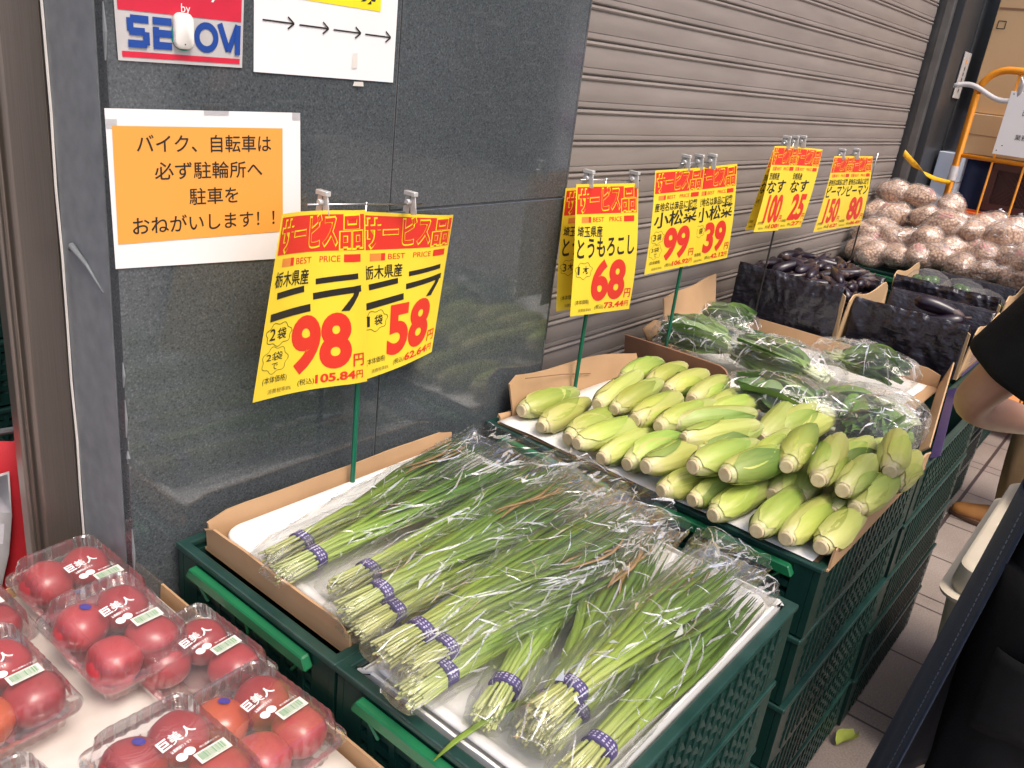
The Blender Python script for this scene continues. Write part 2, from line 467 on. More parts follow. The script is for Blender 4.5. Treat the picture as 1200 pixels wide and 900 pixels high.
M['skin'] = mat('skin', (0.40, 0.215, 0.145), (0.34, 0.175, 0.115), scale=18, rough=0.45, bump=0.03, bscale=200, sss=0.1)
M['black_cloth'] = mat('black_cotton', (0.007, 0.007, 0.0075), (0.011, 0.011, 0.012), scale=12, rough=0.9, bump=0.25, bscale=420, spec=0.2)
M['apron'] = mat('black_apron_twill', (0.0055, 0.0055, 0.006), (0.009, 0.009, 0.010), scale=9, rough=0.85, bump=0.25, bscale=380, spec=0.2)
M['denim'] = mat('navy_denim', (0.008, 0.017, 0.038), (0.012, 0.023, 0.050), scale=60, rough=0.85, bump=0.3, bscale=500, sheen=0.1)
M['thread'] = mat('pale_thread', (0.10, 0.12, 0.16), rough=0.8)
M['hair'] = mat('black_hair', (0.015, 0.012, 0.010), (0.03, 0.022, 0.018), scale=120, rough=0.4, stretch=(1, 1, 0.1))
M['tan_leather'] = mat('tan_leather', (0.42, 0.19, 0.055), (0.35, 0.145, 0.04), scale=16, rough=0.45, bump=0.1, bscale=120)
M['sole'] = mat('shoe_sole', (0.16, 0.08, 0.045), rough=0.7)
M['khaki'] = mat('khaki_cloth', (0.30, 0.19, 0.09), (0.24, 0.15, 0.07), scale=15, rough=0.8, bump=0.2, bscale=300)
M['khaki_weave'] = mat('khaki_woven', (0.42, 0.31, 0.14), (0.24, 0.16, 0.07), scale=30, rough=0.7, bump=0.4, bscale=70)
M['red_cloth'] = mat('red_banner_cloth', (0.62, 0.02, 0.03), rough=0.7)
M['white_cloth'] = mat('white_banner_cloth', (0.72, 0.70, 0.70), rough=0.7)
M['eye'] = mat('eye_white', (0.75, 0.73, 0.7), rough=0.2)
M['concrete'] = mat('pale_concrete', (0.34, 0.33, 0.32), (0.28, 0.27, 0.26), scale=2, rough=0.85)

# ------------------------------------------------------------------ mesh helpers
class MB:
    """collects plain geometry, then links it as ONE mesh object"""
    def __init__(self):
        self.v, self.f, self.t = [], [], []
    def add(self, vs, fs, t=None):
        o = len(self.v)
        self.v += [tuple(p) for p in vs]
        self.f += [tuple(i + o for i in f) for f in fs]
        self.t += list(t) if t is not None else [0.0] * len(vs)
        return self
    def box(self, x0, x1, y0, y1, z0, z1, mtx=None):
        vs = [Vector(p) for p in ((x0, y0, z0), (x1, y0, z0), (x1, y1, z0), (x0, y1, z0), (x0, y0, z1), (x1, y0, z1), (x1, y1, z1), (x0, y1, z1))]
        if mtx:
            vs = [mtx @ p for p in vs]
        return self.add(vs, [(0, 3, 2, 1), (4, 5, 6, 7), (0, 1, 5, 4), (1, 2, 6, 5), (2, 3, 7, 6), (3, 0, 4, 7)])
    def bar(self, a, b, w, h=None, up=(0, 0, 1)):
        """square bar from a to b"""
        h = h or w
        a, b = Vector(a), Vector(b)
        d = (b - a).normalized()
        u = Vector(up)
        if abs(d.dot(u)) > 0.95:
            u = Vector((1, 0, 0))
        s = d.cross(u).normalized() * (w / 2)
        t = s.cross(d).normalized() * (h / 2)
        vs = [a - s - t, a + s - t, a + s + t, a - s + t, b - s - t, b + s - t, b + s + t, b - s + t]
        return self.add(vs, [(0, 1, 2, 3), (7, 6, 5, 4), (0, 4, 5, 1), (1, 5, 6, 2), (2, 6, 7, 3), (3, 7, 4, 0)])
    def tube(self, pts, rad, n=8, caps=True, flat=1.0, t=None):
        pts = [Vector(p) for p in pts]
        if not hasattr(rad, '__len__'):
            rad = [rad] * len(pts)
        if not hasattr(flat, '__len__'):
            flat = [flat] * len(pts)
        vs, fs, ts = [], [], []
        up = Vector((0, 0, 1))
        for i, p in enumerate(pts):
            d = (pts[min(i + 1, len(pts) - 1)] - pts[max(i - 1, 0)]).normalized()
            u = up if abs(d.dot(up)) < 0.95 else Vector((1, 0, 0))
            s = d.cross(u).normalized()
            w = s.cross(d).normalized()
            for k in range(n):
                a = 2 * math.pi * k / n
                vs.append(p + s * (math.cos(a) * rad[i]) + w * (math.sin(a) * rad[i] * flat[i]))
                ts.append(t[i] if t else 0.0)
        for i in range(len(pts) - 1):
            for k in range(n):
                k2 = (k + 1) % n
                fs.append((i * n + k, i * n + k2, (i + 1) * n + k2, (i + 1) * n + k))
        if caps:
            fs.append(tuple(range(n - 1, -1, -1)))
            fs.append(tuple((len(pts) - 1) * n + k for k in range(n)))
        return self.add(vs, fs, ts)
    def rings(self, rings, close_a=False, close_b=False, t=None):
        """rings: equal-length loops of points joined in order"""
        n = len(rings[0])
        vs = [p for r in rings for p in r]
        fs = []
        for i in range(len(rings) - 1):
            for k in range(n):
                k2 = (k + 1) % n
                fs.append((i * n + k, i * n + k2, (i + 1) * n + k2, (i + 1) * n + k))
        if close_a:
            fs.append(tuple(range(n - 1, -1, -1)))
        if close_b:
            fs.append(tuple((len(rings) - 1) * n + k for k in range(n)))
        ts = None
        if t:
            ts = [t[i] for i in range(len(rings)) for _ in range(n)]
        return self.add(vs, fs, ts)
    def grid(self, pts2d, t=None):
        """open sheet from rows of points"""
        nr, nc = len(pts2d), len(pts2d[0])
        vs = [p for r in pts2d for p in r]
        fs = [(i * nc + j, i * nc + j + 1, (i + 1) * nc + j + 1, (i + 1) * nc + j) for i in range(nr - 1) for j in range(nc - 1)]
        ts = [t[i][j] for i in range(nr) for j in range(nc)] if t else None
        return self.add(vs, fs, ts)
    def sheet(self, pts2d, th):
        """sheet with real thickness th (a number; along the local normal approximated by the last two arguments)"""
        nr, nc = len(pts2d), len(pts2d[0])
        P = [[Vector(p) for p in r] for r in pts2d]
        back = []
        for i in range(nr):
            row = []
            for j in range(nc):
                du = P[i][min(j + 1, nc - 1)] - P[i][max(j - 1, 0)]
                dv = P[min(i + 1, nr - 1)][j] - P[max(i - 1, 0)][j]
                row.append(P[i][j] - du.cross(dv).normalized() * th)
            back.append(row)
        o = nr * nc
        vs = [p for r in P for p in r] + [p for r in back for p in r]
        fs = []
        for i in range(nr - 1):
            for j in range(nc - 1):
                a, b, c, d = i * nc + j, i * nc + j + 1, (i + 1) * nc + j + 1, (i + 1) * nc + j
                fs.append((a, b, c, d))
                fs.append((d + o, c + o, b + o, a + o))
        edge = [j for j in range(nc)] + [i * nc + nc - 1 for i in range(1, nr)] + [(nr - 1) * nc + j for j in range(nc - 2, -1, -1)] + [i * nc for i in range(nr - 2, 0, -1)]
        for a, b in zip(edge, edge[1:] + edge[:1]):
            fs.append((b, a, a + o, b + o))
        return self.add(vs, fs)
    def build(self, name, m, parent=None, smooth=False, label=None, angle=None):
        me = bpy.data.meshes.new(name)
        me.from_pydata(self.v, [], self.f)
        if any(self.t):
            at = me.attributes.new('t', 'FLOAT', 'POINT')
            at.data.foreach_set('value', self.t)
        me.materials.append(m)
        if smooth:
            me.polygons.foreach_set('use_smooth', [True] * len(me.polygons))
            if angle:
                me.set_sharp_from_angle(angle=R(angle))
        me.validate()
        me.update()
        o = bpy.data.objects.new(name, me)
        COL.objects.link(o)
        if parent:
            o.parent = parent
        if label:
            o['label'] = label
        return o

def tag(o, label, cat, group=None, kind=None):
    o['label'] = label
    o['category'] = cat
    if group:
        o['group'] = group
    if kind:
        o['kind'] = kind
    return o

def thing(name, label, cat, loc=(0, 0, 0), rz=0.0, group=None):
    o = bpy.data.objects.new(name, None)
    o.empty_display_size = 0.05
    COL.objects.link(o)
    o.location = loc
    o.rotation_euler = (0, 0, rz)
    return tag(o, label, cat, group)

CH = {}
def kids(o):
    return [c for c in COL.objects if c.parent == o]

def copy_tree(src_root, src_kids, label, loc, rot=None, scale=None, group=None):
    """copy of a thing with a copy of each of its parts; src_kids: list of (part, [sub-parts])"""
    r = src_root.copy()
    COL.objects.link(r)
    r.location = loc
    if rot is not None:
        r.rotation_mode = src_root.rotation_mode
        if r.rotation_mode == 'QUATERNION':
            r.rotation_quaternion = rot
        else:
            r.rotation_euler = rot
    if scale:
        r.scale = scale
    r['label'] = label
    if group:
        r['group'] = group
    for ch, subs in src_kids:
        c = ch.copy()
        COL.objects.link(c)
        c.parent = r
        for g in subs:
            d = g.copy()
            COL.objects.link(d)
            d.parent = c
    return r

def bev(o, w=0.003, seg=2, ang=35):
    b = o.modifiers.new('bevel', 'BEVEL')
    b.width = w
    b.segments = seg
    b.limit_method = 'ANGLE'
    b.angle_limit = R(ang)
    return o

def nz3(p, s, seed=0.0):
    return noise.noise(Vector((p[0] * s + seed, p[1] * s - seed * 0.7, p[2] * s + seed * 1.3)))

def ridge(p, s, seed=0.0):
    return 1.0 - 2.0 * abs(nz3(p, s, seed))

# ---- lettering: a text becomes flat polygons in the (u, v) plane
_tc = {}
def text_geo(txt, size=1.0, bold=0.0, width=None, align='L', shear=0.0):
    """-> (verts, faces) with the text's left/bottom at 0,0; width stretches it to that width"""
    key = (txt, bold, shear)
    if key not in _tc:
        cu = bpy.data.curves.new('text', 'FONT')
        cu.body = txt
        cu.size = 1.0
        cu.offset = bold
        cu.shear = shear
        cu.resolution_u = 5
        cu.fill_mode = 'FRONT'
        ob = bpy.data.objects.new('text', cu)
        COL.objects.link(ob)
        dg = bpy.context.evaluated_depsgraph_get()
        dg.update()
        me = ob.evaluated_get(dg).to_mesh()
        vs = [tuple(v.co) for v in me.vertices]
        fs = [tuple(p.vertices) for p in me.polygons]
        ob.to_mesh_clear()
        bpy.data.objects.remove(ob)
        bpy.data.curves.remove(cu)
        _tc[key] = (vs, fs)
    vs, fs = _tc[key]
    if not vs:
        return [], []
    x0 = min(v[0] for v in vs)
    x1 = max(v[0] for v in vs)
    y0 = min(v[1] for v in vs)
    y1 = max(v[1] for v in vs)
    sy = size / max(1e-6, (y1 - y0))
    sx = (width / (x1 - x0)) if width else sy
    return [((v[0] - x0) * sx, (v[1] - y0) * sy) for v in vs], fs

class Sign2D:
    """flat artwork in (u, v) metres, layer by layer, mapped onto any surface fn(u, v, w)"""
    def __init__(self):
        self.layers = {}
    def poly(self, key, vs, fs, w):
        L = self.layers.setdefault(key, ([], [], []))
        o = len(L[0])
        L[0].extend(vs)
        L[1].extend(tuple(i + o for i in f) for f in fs)
        L[2].extend([w] * len(vs))
    def rect(self, key, u0, u1, v0, v1, w=0.0004, n=1):
        vs, fs = [], []
        for i in range(n + 1):
            u = u0 + (u1 - u0) * i / n
            vs += [(u, v0), (u, v1)]
        for i in range(n):
            fs.append((2 * i, 2 * i + 2, 2 * i + 3, 2 * i + 1))
        self.poly(key, vs, fs, w)
    def text(self, key, txt, u, v, size, width=None, bold=0.0, w=0.0006, shear=0.0, center=False, slant=0.0):
        vs, fs = text_geo(txt, size, bold, width, shear=shear)
        if not vs:
            return
        if center:
            u = u - max(p[0] for p in vs) / 2
        self.poly(key, [(p[0] + u, p[1] + v + p[0] * slant) for p in vs], fs, w)
    def stroke(self, key, pts, wd, w=0.0006, closed=False):
        pts = list(pts)
        if closed:
            pts = pts + pts[:1]
        for a, b in zip(pts, pts[1:]):
            dx, dy = b[0] - a[0], b[1] - a[1]
            l = math.hypot(dx, dy) or 1e-6
            nx, ny = -dy / l * wd / 2, dx / l * wd / 2
            self.poly(key, [(a[0] - nx, a[1] - ny), (b[0] - nx, b[1] - ny), (b[0] + nx, b[1] + ny), (a[0] + nx, a[1] + ny)], [(0, 1, 2, 3)], w)
    def build(self, fn, spec, parent, cuts=None):
        """spec: {key: (part name, material)}; cuts: u lines at which big polygons are split so that they can bend"""
        for key, (vs, fs, ws) in self.layers.items():
            name, m = spec[key]
            bm = bmesh.new()
            bv = [bm.verts.new((p[0], p[1], w)) for p, w in zip(vs, ws)]
            for f in fs:
                try:
                    bm.faces.new([bv[i] for i in f])
                except ValueError:
                    pass
            if cuts:
                for c in cuts:
                    g = bm.verts[:] + bm.edges[:] + bm.faces[:]
                    bmesh.ops.bisect_plane(bm, geom=g, plane_co=(c, 0, 0), plane_no=(1, 0, 0), dist=1e-6)
            for v in bm.verts:
                v.co = Vector(fn(v.co.x, v.co.y, v.co.z))
            me = bpy.data.meshes.new(name)
            bm.to_mesh(me)
            bm.free()
            me.materials.append(m)
            o = bpy.data.objects.new(name, me)
            COL.objects.link(o)
            o.parent = parent

def add_glint_folds(bag_mb, rows, rs, count, lmin, lmax, wmin, wmax, closed=True, lift=0.0012, jr=(0.05, 0.95), drift=0.35, kinks=0.25):
    """milky film folds standing in for white highlights: thin tapered strips lying on the upper side of a bag surface; returns faces before them"""
    n0 = len(bag_mb.f)
    nl, nc = len(rows), len(rows[0])
    cen = [Vector((sum(p[0] for p in r) / nc, sum(p[1] for p in r) / nc, sum(p[2] for p in r) / nc)) for r in rows]
    def at(j, k):
        j = max(0.0, min(nl - 1.001, j))
        j0, k0 = int(j), int(math.floor(k))
        fj, fk = j - j0, k - k0
        a, b = Vector(rows[j0][k0 % nc]), Vector(rows[j0 + 1][k0 % nc])
        c, d = Vector(rows[j0][(k0 + 1) % nc]), Vector(rows[j0 + 1][(k0 + 1) % nc])
        p = a.lerp(b, fj).lerp(c.lerp(d, fj), fk)
        q = cen[j0].lerp(cen[j0 + 1], fj)
        return p, (p - q).normalized()
    def strip(j, k, n, dj, dk, w0):
        pts = []
        for s in range(n + 1):
            p, nn = at(j, k)
            pts.append((p + nn * (lift + 0.0012 * rs.random()), nn))
            if rs.random() < kinks:
                dk += rs.uniform(-drift, drift)
            j += dj
            k += dk
        L, Rr = [], []
        for s, (p, nn) in enumerate(pts):
            d = (pts[min(s + 1, n)][0] - pts[max(s - 1, 0)][0])
            if d.length < 1e-7:
                d = Vector((1, 0, 0))
            sd = d.normalized().cross(nn).normalized()
            w = w0 * math.sin(math.pi * (0.06 + 0.88 * s / n)) * (0.6 + 0.8 * rs.random())
            tl = nn * w * rs.uniform(-0.5, 0.9)
            L.append(p - sd * w)
            Rr.append(p + sd * w + tl)
        bag_mb.grid([L, Rr])
        return j, k
    for c in range(count):
        j = rs.uniform(jr[0], jr[1]) * (nl - 1)
        k = nc * rs.uniform(0.04, 0.46)
        n = rs.randint(lmin, lmax)
        dj = rs.choice((1, 1, -1)) * rs.uniform(0.5, 0.9)
        dk = rs.uniform(-0.35, 0.35)
        w = rs.uniform(wmin, wmax)
        j2, k2 = strip(j, k, n, dj, dk, w)
        for b in range(rs.choice((0, 1, 2))):
            strip(j2, k2, max(2, n // 2), dj * rs.uniform(0.3, 1), dk + rs.uniform(-1.2, 1.2), w * 0.7)
        if rs.random() < 0.35:      # a flat milky facet, painted as a glint
            p, nn = at(j, k)
            a = nn.cross(Vector((1, 0, 0))).normalized()
            b = a.cross(nn)
            r = rs.uniform(0.004, 0.011)
            q = [p + nn * lift + a * r * rs.uniform(-1, 1) + b * r * rs.uniform(-1.6, 1.6) + nn * rs.uniform(0, 0.004) for _ in range(3)]
            bag_mb.add(q, [(0, 1, 2)])
    return n0

def glint_fold_faces(o, n0, m):
    o.data.materials.append(m)
    ids = [0] * n0 + [1] * (len(o.data.polygons) - n0)
    o.data.polygons.foreach_set('material_index', ids)


# ================================================================== the setting
g = MB()
g.add([(-40, -60, 0), (60, -60, 0), (60, 60, 0), (-40, 60, 0)], [(0, 1, 2, 3)])
fl = g.build('pavement', M['tile'])
fl['kind'] = 'structure'

# dim shop interior seen past the left end of the pillar
g = MB()
g.box(-3.0, 1.5, 2.6, 2.7, 0, 3.4)
w = g.build('back_wall', M['dark_wall'])
tag(w, 'dim inner wall of the shop beyond the steel door frame at far left', 'wall')

# ---- stone pillar (facing panels, open joints)
WY = 1.095
pillar = thing('stone_pillar', 'speckled dark grey polished stone pillar carrying the paper notices', 'pillar', (1.06, 1.2, 0))
def pl(name, m, mb, smooth=False, ang=None):
    for i, p in enumerate(mb.v):
        mb.v[i] = (p[0] - 1.06, p[1] - 1.2, p[2])
    return mb.build(name, m, pillar, smooth, None, ang)
g = MB()
g.box(0.552, 1.557, WY + 0.004, 1.40, 0.0, 3.4)
pl('core', M['sealant'], g)
def panel(x0, x1, z0, z1):
    g = MB()
    g.box(x0, x1, WY, WY + 0.025, z0, z1)
    o = pl('stone_panel', M['granite'], g)
    bev(o, 0.0012, 1)
J = 0.0018
panel(0.545, 1.035 - J, 0.0, 3.4)
panel(1.035 + J, 1.5575, 1.268 + J, 3.4)
panel(1.035 + J, 1.5575, 0.0, 1.268 - J)
# rounded right corner, turning back to the shutter
for z0, z1 in ((0.0, 1.268 - J), (1.268 + J, 3.4)):
    rs = []
    prof = [(1.558, WY + 0.03), (1.558, WY + 0.0003)]
    for k in range(17):
        a = -math.pi / 2 + (math.pi / 2) * k / 16
        prof.append((1.5585 + 0.018 * math.cos(a), WY + 0.0183 + 0.018 * math.sin(a)))
    prof += [(1.5765, 1.30), (1.565, 1.30), (1.565, WY + 0.03)]
    g = MB()
    g.rings([[(x, y, z0) for x, y in prof], [(x, y, z1) for x, y in prof]], True, True)
    pl('corner_panel', M['granite_edge'], g, True, 30)
# narrow honed return strip and its chipped edge at the left
g = MB()
g.box(0.5445, 0.5515, WY + 0.027, 1.40, 0, 3.4)
pl('side_panel', M['strip_stone'], g)
random.seed(3)
g = MB()
zz = 0.05
while zz < 1.9:
    h = random.uniform(0.01, 0.09)
    if random.random() < 0.75:
        d = random.uniform(0.001, 0.003)
        g.tube([(0.5445, WY + 0.003, zz), (0.5442, WY - 0.0005, zz + h * 0.5), (0.5448, WY + 0.002, zz + h)], [d * 0.4, d, d * 0.3], 5)
    zz += h + random.uniform(0.0, 0.05)
pl('mortar_edge', M['strip_stone'], g)
g = MB()
g.tube([(0.543, 1.235, 1.215), (0.539, 1.215, 1.225), (0.542, 1.18, 1.205), (0.544, 1.14, 1.175)], [0.002, 0.005, 0.003, 0.001], 7)
pl('sealant_lump', M['strip_stone'], g, True)

# ---- stainless door frame at the left
frame = thing('steel_door_frame', 'brushed stainless door frame at the left end of the stone pillar', 'door frame', (0.5, 1.3, 0))
g = MB()
prof = [(0.5435, 1.262), (0.537, 1.257), (0.486, 1.257), (0.481, 1.262), (0.479, 1.270), (0.472, 1.270), (0.470, 1.260), (0.466, 1.257), (0.462, 1.260), (0.462, 1.285), (0.5435, 1.285)]
g.rings([[(x - 0.5, y - 1.3, 0) for x, y in prof], [(x - 0.5, y - 1.3, 3.4) for x, y in prof]], True, True)
o = g.build('jamb', M['steel'], frame)
bev(o, 0.002, 2, 25)
g = MB()
g.tube([(0.0425 + 0.001 * math.sin(i * 2.3), 1.2565 - 1.3, i * 0.1) for i in range(34)], 0.0018, 5)
g.build('sealant_bead', M['white_plastic'], frame)

# ---- roller shutter
SX0, SX1, SY = 1.58, 4.63, 1.262
shut = thing('roller_shutter', 'closed grey beige metal roller shutter behind the price cards', 'shutter', (3.1, SY, 0))
prof = []
pitch = 0.0795
nsl = 41
for i in range(nsl):
    z = i * pitch
    for dz, dy in ((0.000, -0.0005), (0.0015, -0.0028), (0.005, -0.0045), (0.0085, -0.0035), (0.0105, 0.000), (0.0118, 0.009), (0.0142, 0.009), (0.0152, 0.001),
                   (0.018, -0.0012), (0.024, -0.0014), (0.0285, -0.0008), (0.0292, 0.0014), (0.0302, 0.0014), (0.0310, -0.0006), (0.042, -0.0016), (0.056, -0.0018), (0.070, -0.0008), (0.0785, 0.0006)):
        prof.append((dy, z + dz))
rows = []
nx = 14
for dy, z in prof:
    rows.append([((SX1 - SX0) * (j / nx - 0.5) - 0.0, dy + 0.0012 * math.sin(j * 1.7 + z * 9), z) for j in range(nx + 1)])
g = MB()
g.grid(rows)
o = g.build('slat_curtain', M['shutter'], shut, True, None, 24)
g = MB()
g.box(-1.525, 1.525, 0.02, 0.04, 0, 3.3)
g.build('backing', M['joint'], shut)
g = MB()
g.box(-1.525, 1.535, -0.018, 0.03, 0.001, 0.045)
bev(g.build('bottom_bar', M['rail'], shut), 0.003)
g = MB()
g.rings([[(x, y, 0) for x, y in ((1.532, -0.07), (1.575, -0.07), (1.575, 0.05), (1.532, 0.05), (1.532, 0.03), (1.556, 0.03), (1.556, -0.035), (1.532, -0.035))],
         [(x, y, 3.4) for x, y in ((1.532, -0.07), (1.575, -0.07), (1.575, 0.05), (1.532, 0.05), (1.532, 0.03), (1.556, 0.03), (1.556, -0.035), (1.532, -0.035))]], True, True)
bev(g.build('guide_rail', M['rail'], shut), 0.002)

# ---- dark pillar past the shutter
fp = thing('panelled_pillar', 'smooth dark grey metal clad pillar right of the shutter', 'pillar', (5.1, 1.4, 0))
g = MB()
g.box(4.678 - 5.1, 5.02 - 5.1, 1.155 - 1.4, 0.4, 0, 3.4)
bev(g.build('cladding', M['dark_panel'], fp), 0.004)
g = MB()
g.box(5.024 - 5.1, 5.9 - 5.1, 1.150 - 1.4, 0.4, 0, 3.4)
bev(g.build('cladding', M['dark_panel'], fp), 0.004)
pn = thing('name_plate', 'small silver plate with upright lettering on the dark pillar', 'sign', (4.955, 1.151, 1.60))
g = MB()
g.box(-0.055, 0.075, -0.006, 0, 0.0, 0.22)
bev(g.build('plate', M['silver_paper'], pn), 0.002)
s = Sign2D()
s.rect('o', -0.002, 0.02, 0.165, 0.185)
for k in range(5):
    s.rect('k', 0.0, 0.02, 0.135 - k * 0.026, 0.15 - k * 0.026)
    s.rect('k', 0.004, 0.008, 0.128 - k * 0.026, 0.155 - k * 0.026, 0.0007)
s.build(lambda u, v, w: (u, -0.006 - w, v), {'o': ('mark', M['orange_print']), 'k': ('lettering', M['ink'])}, pn)

# ---- unseen buildings added out of the frame, sized for the reflections in the polished pillar
def add_reflection_building(label, y0, y1, m, bands):
    sb = thing('reflection_building', label, 'building', (9.6, (y0 + y1) / 2, 0))
    h = (y1 - y0) / 2
    g = MB()
    g.box(-0.3, 3.0, -h, h, 0.0, 6.5)
    g.build('wall', m, sb)
    for z in bands:
        g = MB()
        g.box(-0.36, -0.301, -h + 0.05, h - 0.05, z, z + 0.14)
        g.build('fascia', M['pink_sign'], sb)
    n = int((y1 - y0) / 1.6)
    for k in range(n):
        for z0, z1 in ((1.95, 3.3), (4.0, 5.6)):
            y = -h + 0.3 + 1.6 * k
            g = MB()
            g.box(-0.315, -0.3015, y, y + 1.0, z0, z1)
            w_ = g.build('window', M['pane'], sb)
            for (a, b, c, d) in ((y - 0.05, y + 1.05, z1, z1 + 0.05), (y - 0.05, y + 1.05, z0 - 0.05, z0), (y - 0.05, y, z0, z1), (y + 1.0, y + 1.05, z0, z1), (y + 0.48, y + 0.52, z0, z1)):
                g = MB()
                g.box(-0.335, -0.316, a, b, c, d)
                g.build('frame', M['rail'], w_)
add_reflection_building('added unseen white building, mirrored as a pale strip in the polished pillar', -4.62, 0.3, M['facade'], (0.75, 1.5, 3.6))
add_reflection_building('added unseen dark building, mirrored in the middle of the polished pillar', -14.0, -4.66, M['dark_facade'], (3.6,))  # added dark front keeps bright sky out of the pillar's reflection

# ---- things beyond the door frame
bn = thing('cloth_banner', 'red and white cloth banner hanging behind the steel door frame', 'banner', (0.455, 1.50, 0))
g = MB()
rw = []
for i in range(9):
    z = 0.30 + i * 0.069
    rw.append([(-0.24 + 0.36 * j / 10, 0.018 * math.sin(j * 1.9 + i * 0.3) - 0.10 * j / 10, z) for j in range(11)])
g.sheet(rw, 0.003)
g.build('cloth', M['red_cloth'], bn, True)
g = MB()
rw = []
for i in range(7):
    z = 0.33 + i * 0.078
    w0, w1 = -0.24 + 0.03 * i * 0, -0.02 + 0.016 * i - 0.0
    rw.append([(w0 + (w1 - w0) * j / 8 * (1 - i * 0.02), 0.018 * math.sin(((w0 + (w1 - w0) * j / 8 + 0.24) / 0.036) * 1.9 + (z - 0.3) / 0.069 * 0.3) - 0.10 * ((w0 + (w1 - w0) * j / 8 + 0.24) / 0.36) - 0.006, z) for j in range(9)])
g.sheet(rw, 0.002)
g.build('white_stripe', M['white_cloth'], bn, True)
g = MB()
g.tube([(-0.3, 0.0, 0.862), (0.14, -0.09, 0.862)], 0.006, 8)
g.build('rod', M['rail'], bn)
g = MB()
g.tube([(-0.3, 0.0, 0.0), (-0.3, 0.0, 0.862)], 0.008, 8)
g.tube([(0.14, -0.09, 0.0), (0.14, -0.09, 0.862)], 0.008, 8)
g.build('post', M['rail'], bn)
# ================================================================== crates
CL, CW, CHH = 0.635, 0.385, 0.154
def make_crate():
    root = thing('produce_crate', 'x', 'crate')
    hx, hy = CL / 2, CW / 2
    g = MB()
    g.box(-hx + 0.01, hx - 0.01, -hy + 0.01, hy - 0.01, 0.002, 0.010)
    # corner posts
    for sx in (-1, 1):
        for sy in (-1, 1):
            g.box(sx * hx - (0.05 if sx > 0 else 0), sx * hx + (0.05 if sx < 0 else 0), sy * hy - (0.012 if sy > 0 else 0), sy * hy + (0.012 if sy < 0 else 0), 0.003, 0.142)
            g.box(sx * hx - (0.0125 if sx > 0 else -0.0005), sx * hx + (0.0125 if sx < 0 else -0.0005), sy * (hy - 0.0128) - (0.036 if sy > 0 else 0), sy * (hy - 0.0128) + (0.036 if sy < 0 else 0), 0.003, 0.142)
    zs = [0.018, 0.044, 0.068, 0.092, 0.116, 0.134]
    for sy in (-1, 1):
        y = sy * (hy - 0.005)
        for i, z in enumerate(zs):
            h = 0.026 if i == 0 else (0.012 if i < 5 else 0.014)
            g.bar((-hx + 0.05, y, z), (hx - 0.05, y, z), 0.009, h)
        n = 18
        for k in range(n):
            x = -hx + 0.05 + (CL - 0.1) * (k + 0.5) / n
            g.bar((x - 0.006, y + sy * 0.0022, 0.02), (x + 0.006, y + sy * 0.0022, 0.135), 0.011, 0.008)
            for z in (0.031, 0.056, 0.080, 0.104):
                # little louvre lip in every opening
                g.bar((x + 0.006, y - sy * 0.005, z - 0.004), (x + 0.024, y + sy * 0.006, z + 0.004), 0.003, 0.013)
    for sx in (-1, 1):
        x = sx * (hx - 0.005)
        for i, z in enumerate(zs):
            h = 0.026 if i == 0 else (0.012 if i < 5 else 0.014)
            g.bar((x, -hy + 0.05, z), (x, hy - 0.05, z), 0.0085, h)
        n = 7
        for k in range(n):
            yy = -hy + 0.05 + (CW - 0.1) * (k + 0.5) / n
            g.bar((x + sx * 0.0022, yy - 0.006, 0.02), (x + sx * 0.0022, yy + 0.006, 0.135), 0.011, 0.008)
    body = g.build('lattice_body', M['crate'], root)
    g = MB()
    e = 0.016
    g.box(-hx + e, hx - e, -hy + e, -hy + e + 0.003, 0.011, 0.138)
    g.box(-hx + e, hx - e, hy - e - 0.003, hy - e, 0.011, 0.138)
    g.box(-hx + e, -hx + e + 0.003, -hy + e + 0.0035, hy - e - 0.0035, 0.011, 0.138)
    g.box(hx - e - 0.003, hx - e, -hy + e + 0.0035, hy - e - 0.0035, 0.011, 0.138)
    inwall = g.build('inner_wall', M['crate_in'], root)
    # rim
    g = MB()
    o, i, z0, z1 = 0.004, 0.014, 0.1415, CHH - 0.0015
    ox, oy, ix, iy = hx + o, hy + o, hx - i, hy - i
    outer = [(-ox, -oy), (ox, -oy), (ox, oy), (-ox, oy)]
    inner = [(-ix, -iy), (ix, -iy), (ix, iy), (-ix, iy)]
    g.add([(x, y, z0) for x, y in outer] + [(x, y, z1) for x, y in outer] + [(x, y, z0) for x, y in inner] + [(x, y, z1) for x, y in inner],
          [f for k in range(4) for f in ((k, (k + 1) % 4, 4 + (k + 1) % 4, 4 + k), (4 + k, 4 + (k + 1) % 4, 12 + (k + 1) % 4, 12 + k),
                                         (12 + k, 12 + (k + 1) % 4, 8 + (k + 1) % 4, 8 + k), (8 + k, 8 + (k + 1) % 4, (k + 1) % 4, k))])
    rim = bev(g.build('rim', M['crate_rim'], root), 0.003, 2)
    ks = [(body, []), (inwall, []), (rim, [])]
    for sx in (-1, 1):
        g = MB()
        x = sx * (hx + 0.012)
        prof = [(-0.150, 0.120), (-0.140, 0.137), (0.140, 0.137), (0.150, 0.120), (0.146, 0.117), (-0.146, 0.117)]
        a = [(x - sx * 0.011, y, z) for y, z in prof]
        b = [(x + sx * 0.003, y, z - 0.002) for y, z in prof]
        g.rings([a, b], True, True)
        for yy in (-0.13, 0.13, 0.0):
            g.bar((x - sx * 0.004, yy, 0.120), (x - sx * 0.009, yy * 0.80, 0.088), 0.006, 0.005)
        h = bev(g.build('handle', M['crate_handle'], root), 0.002, 1)
        ks.append((h, []))
    return root, ks
crate0, crate_k = make_crate()
_first = [True]
ORD = ['top', 'second', 'third', 'fourth', 'lowest']
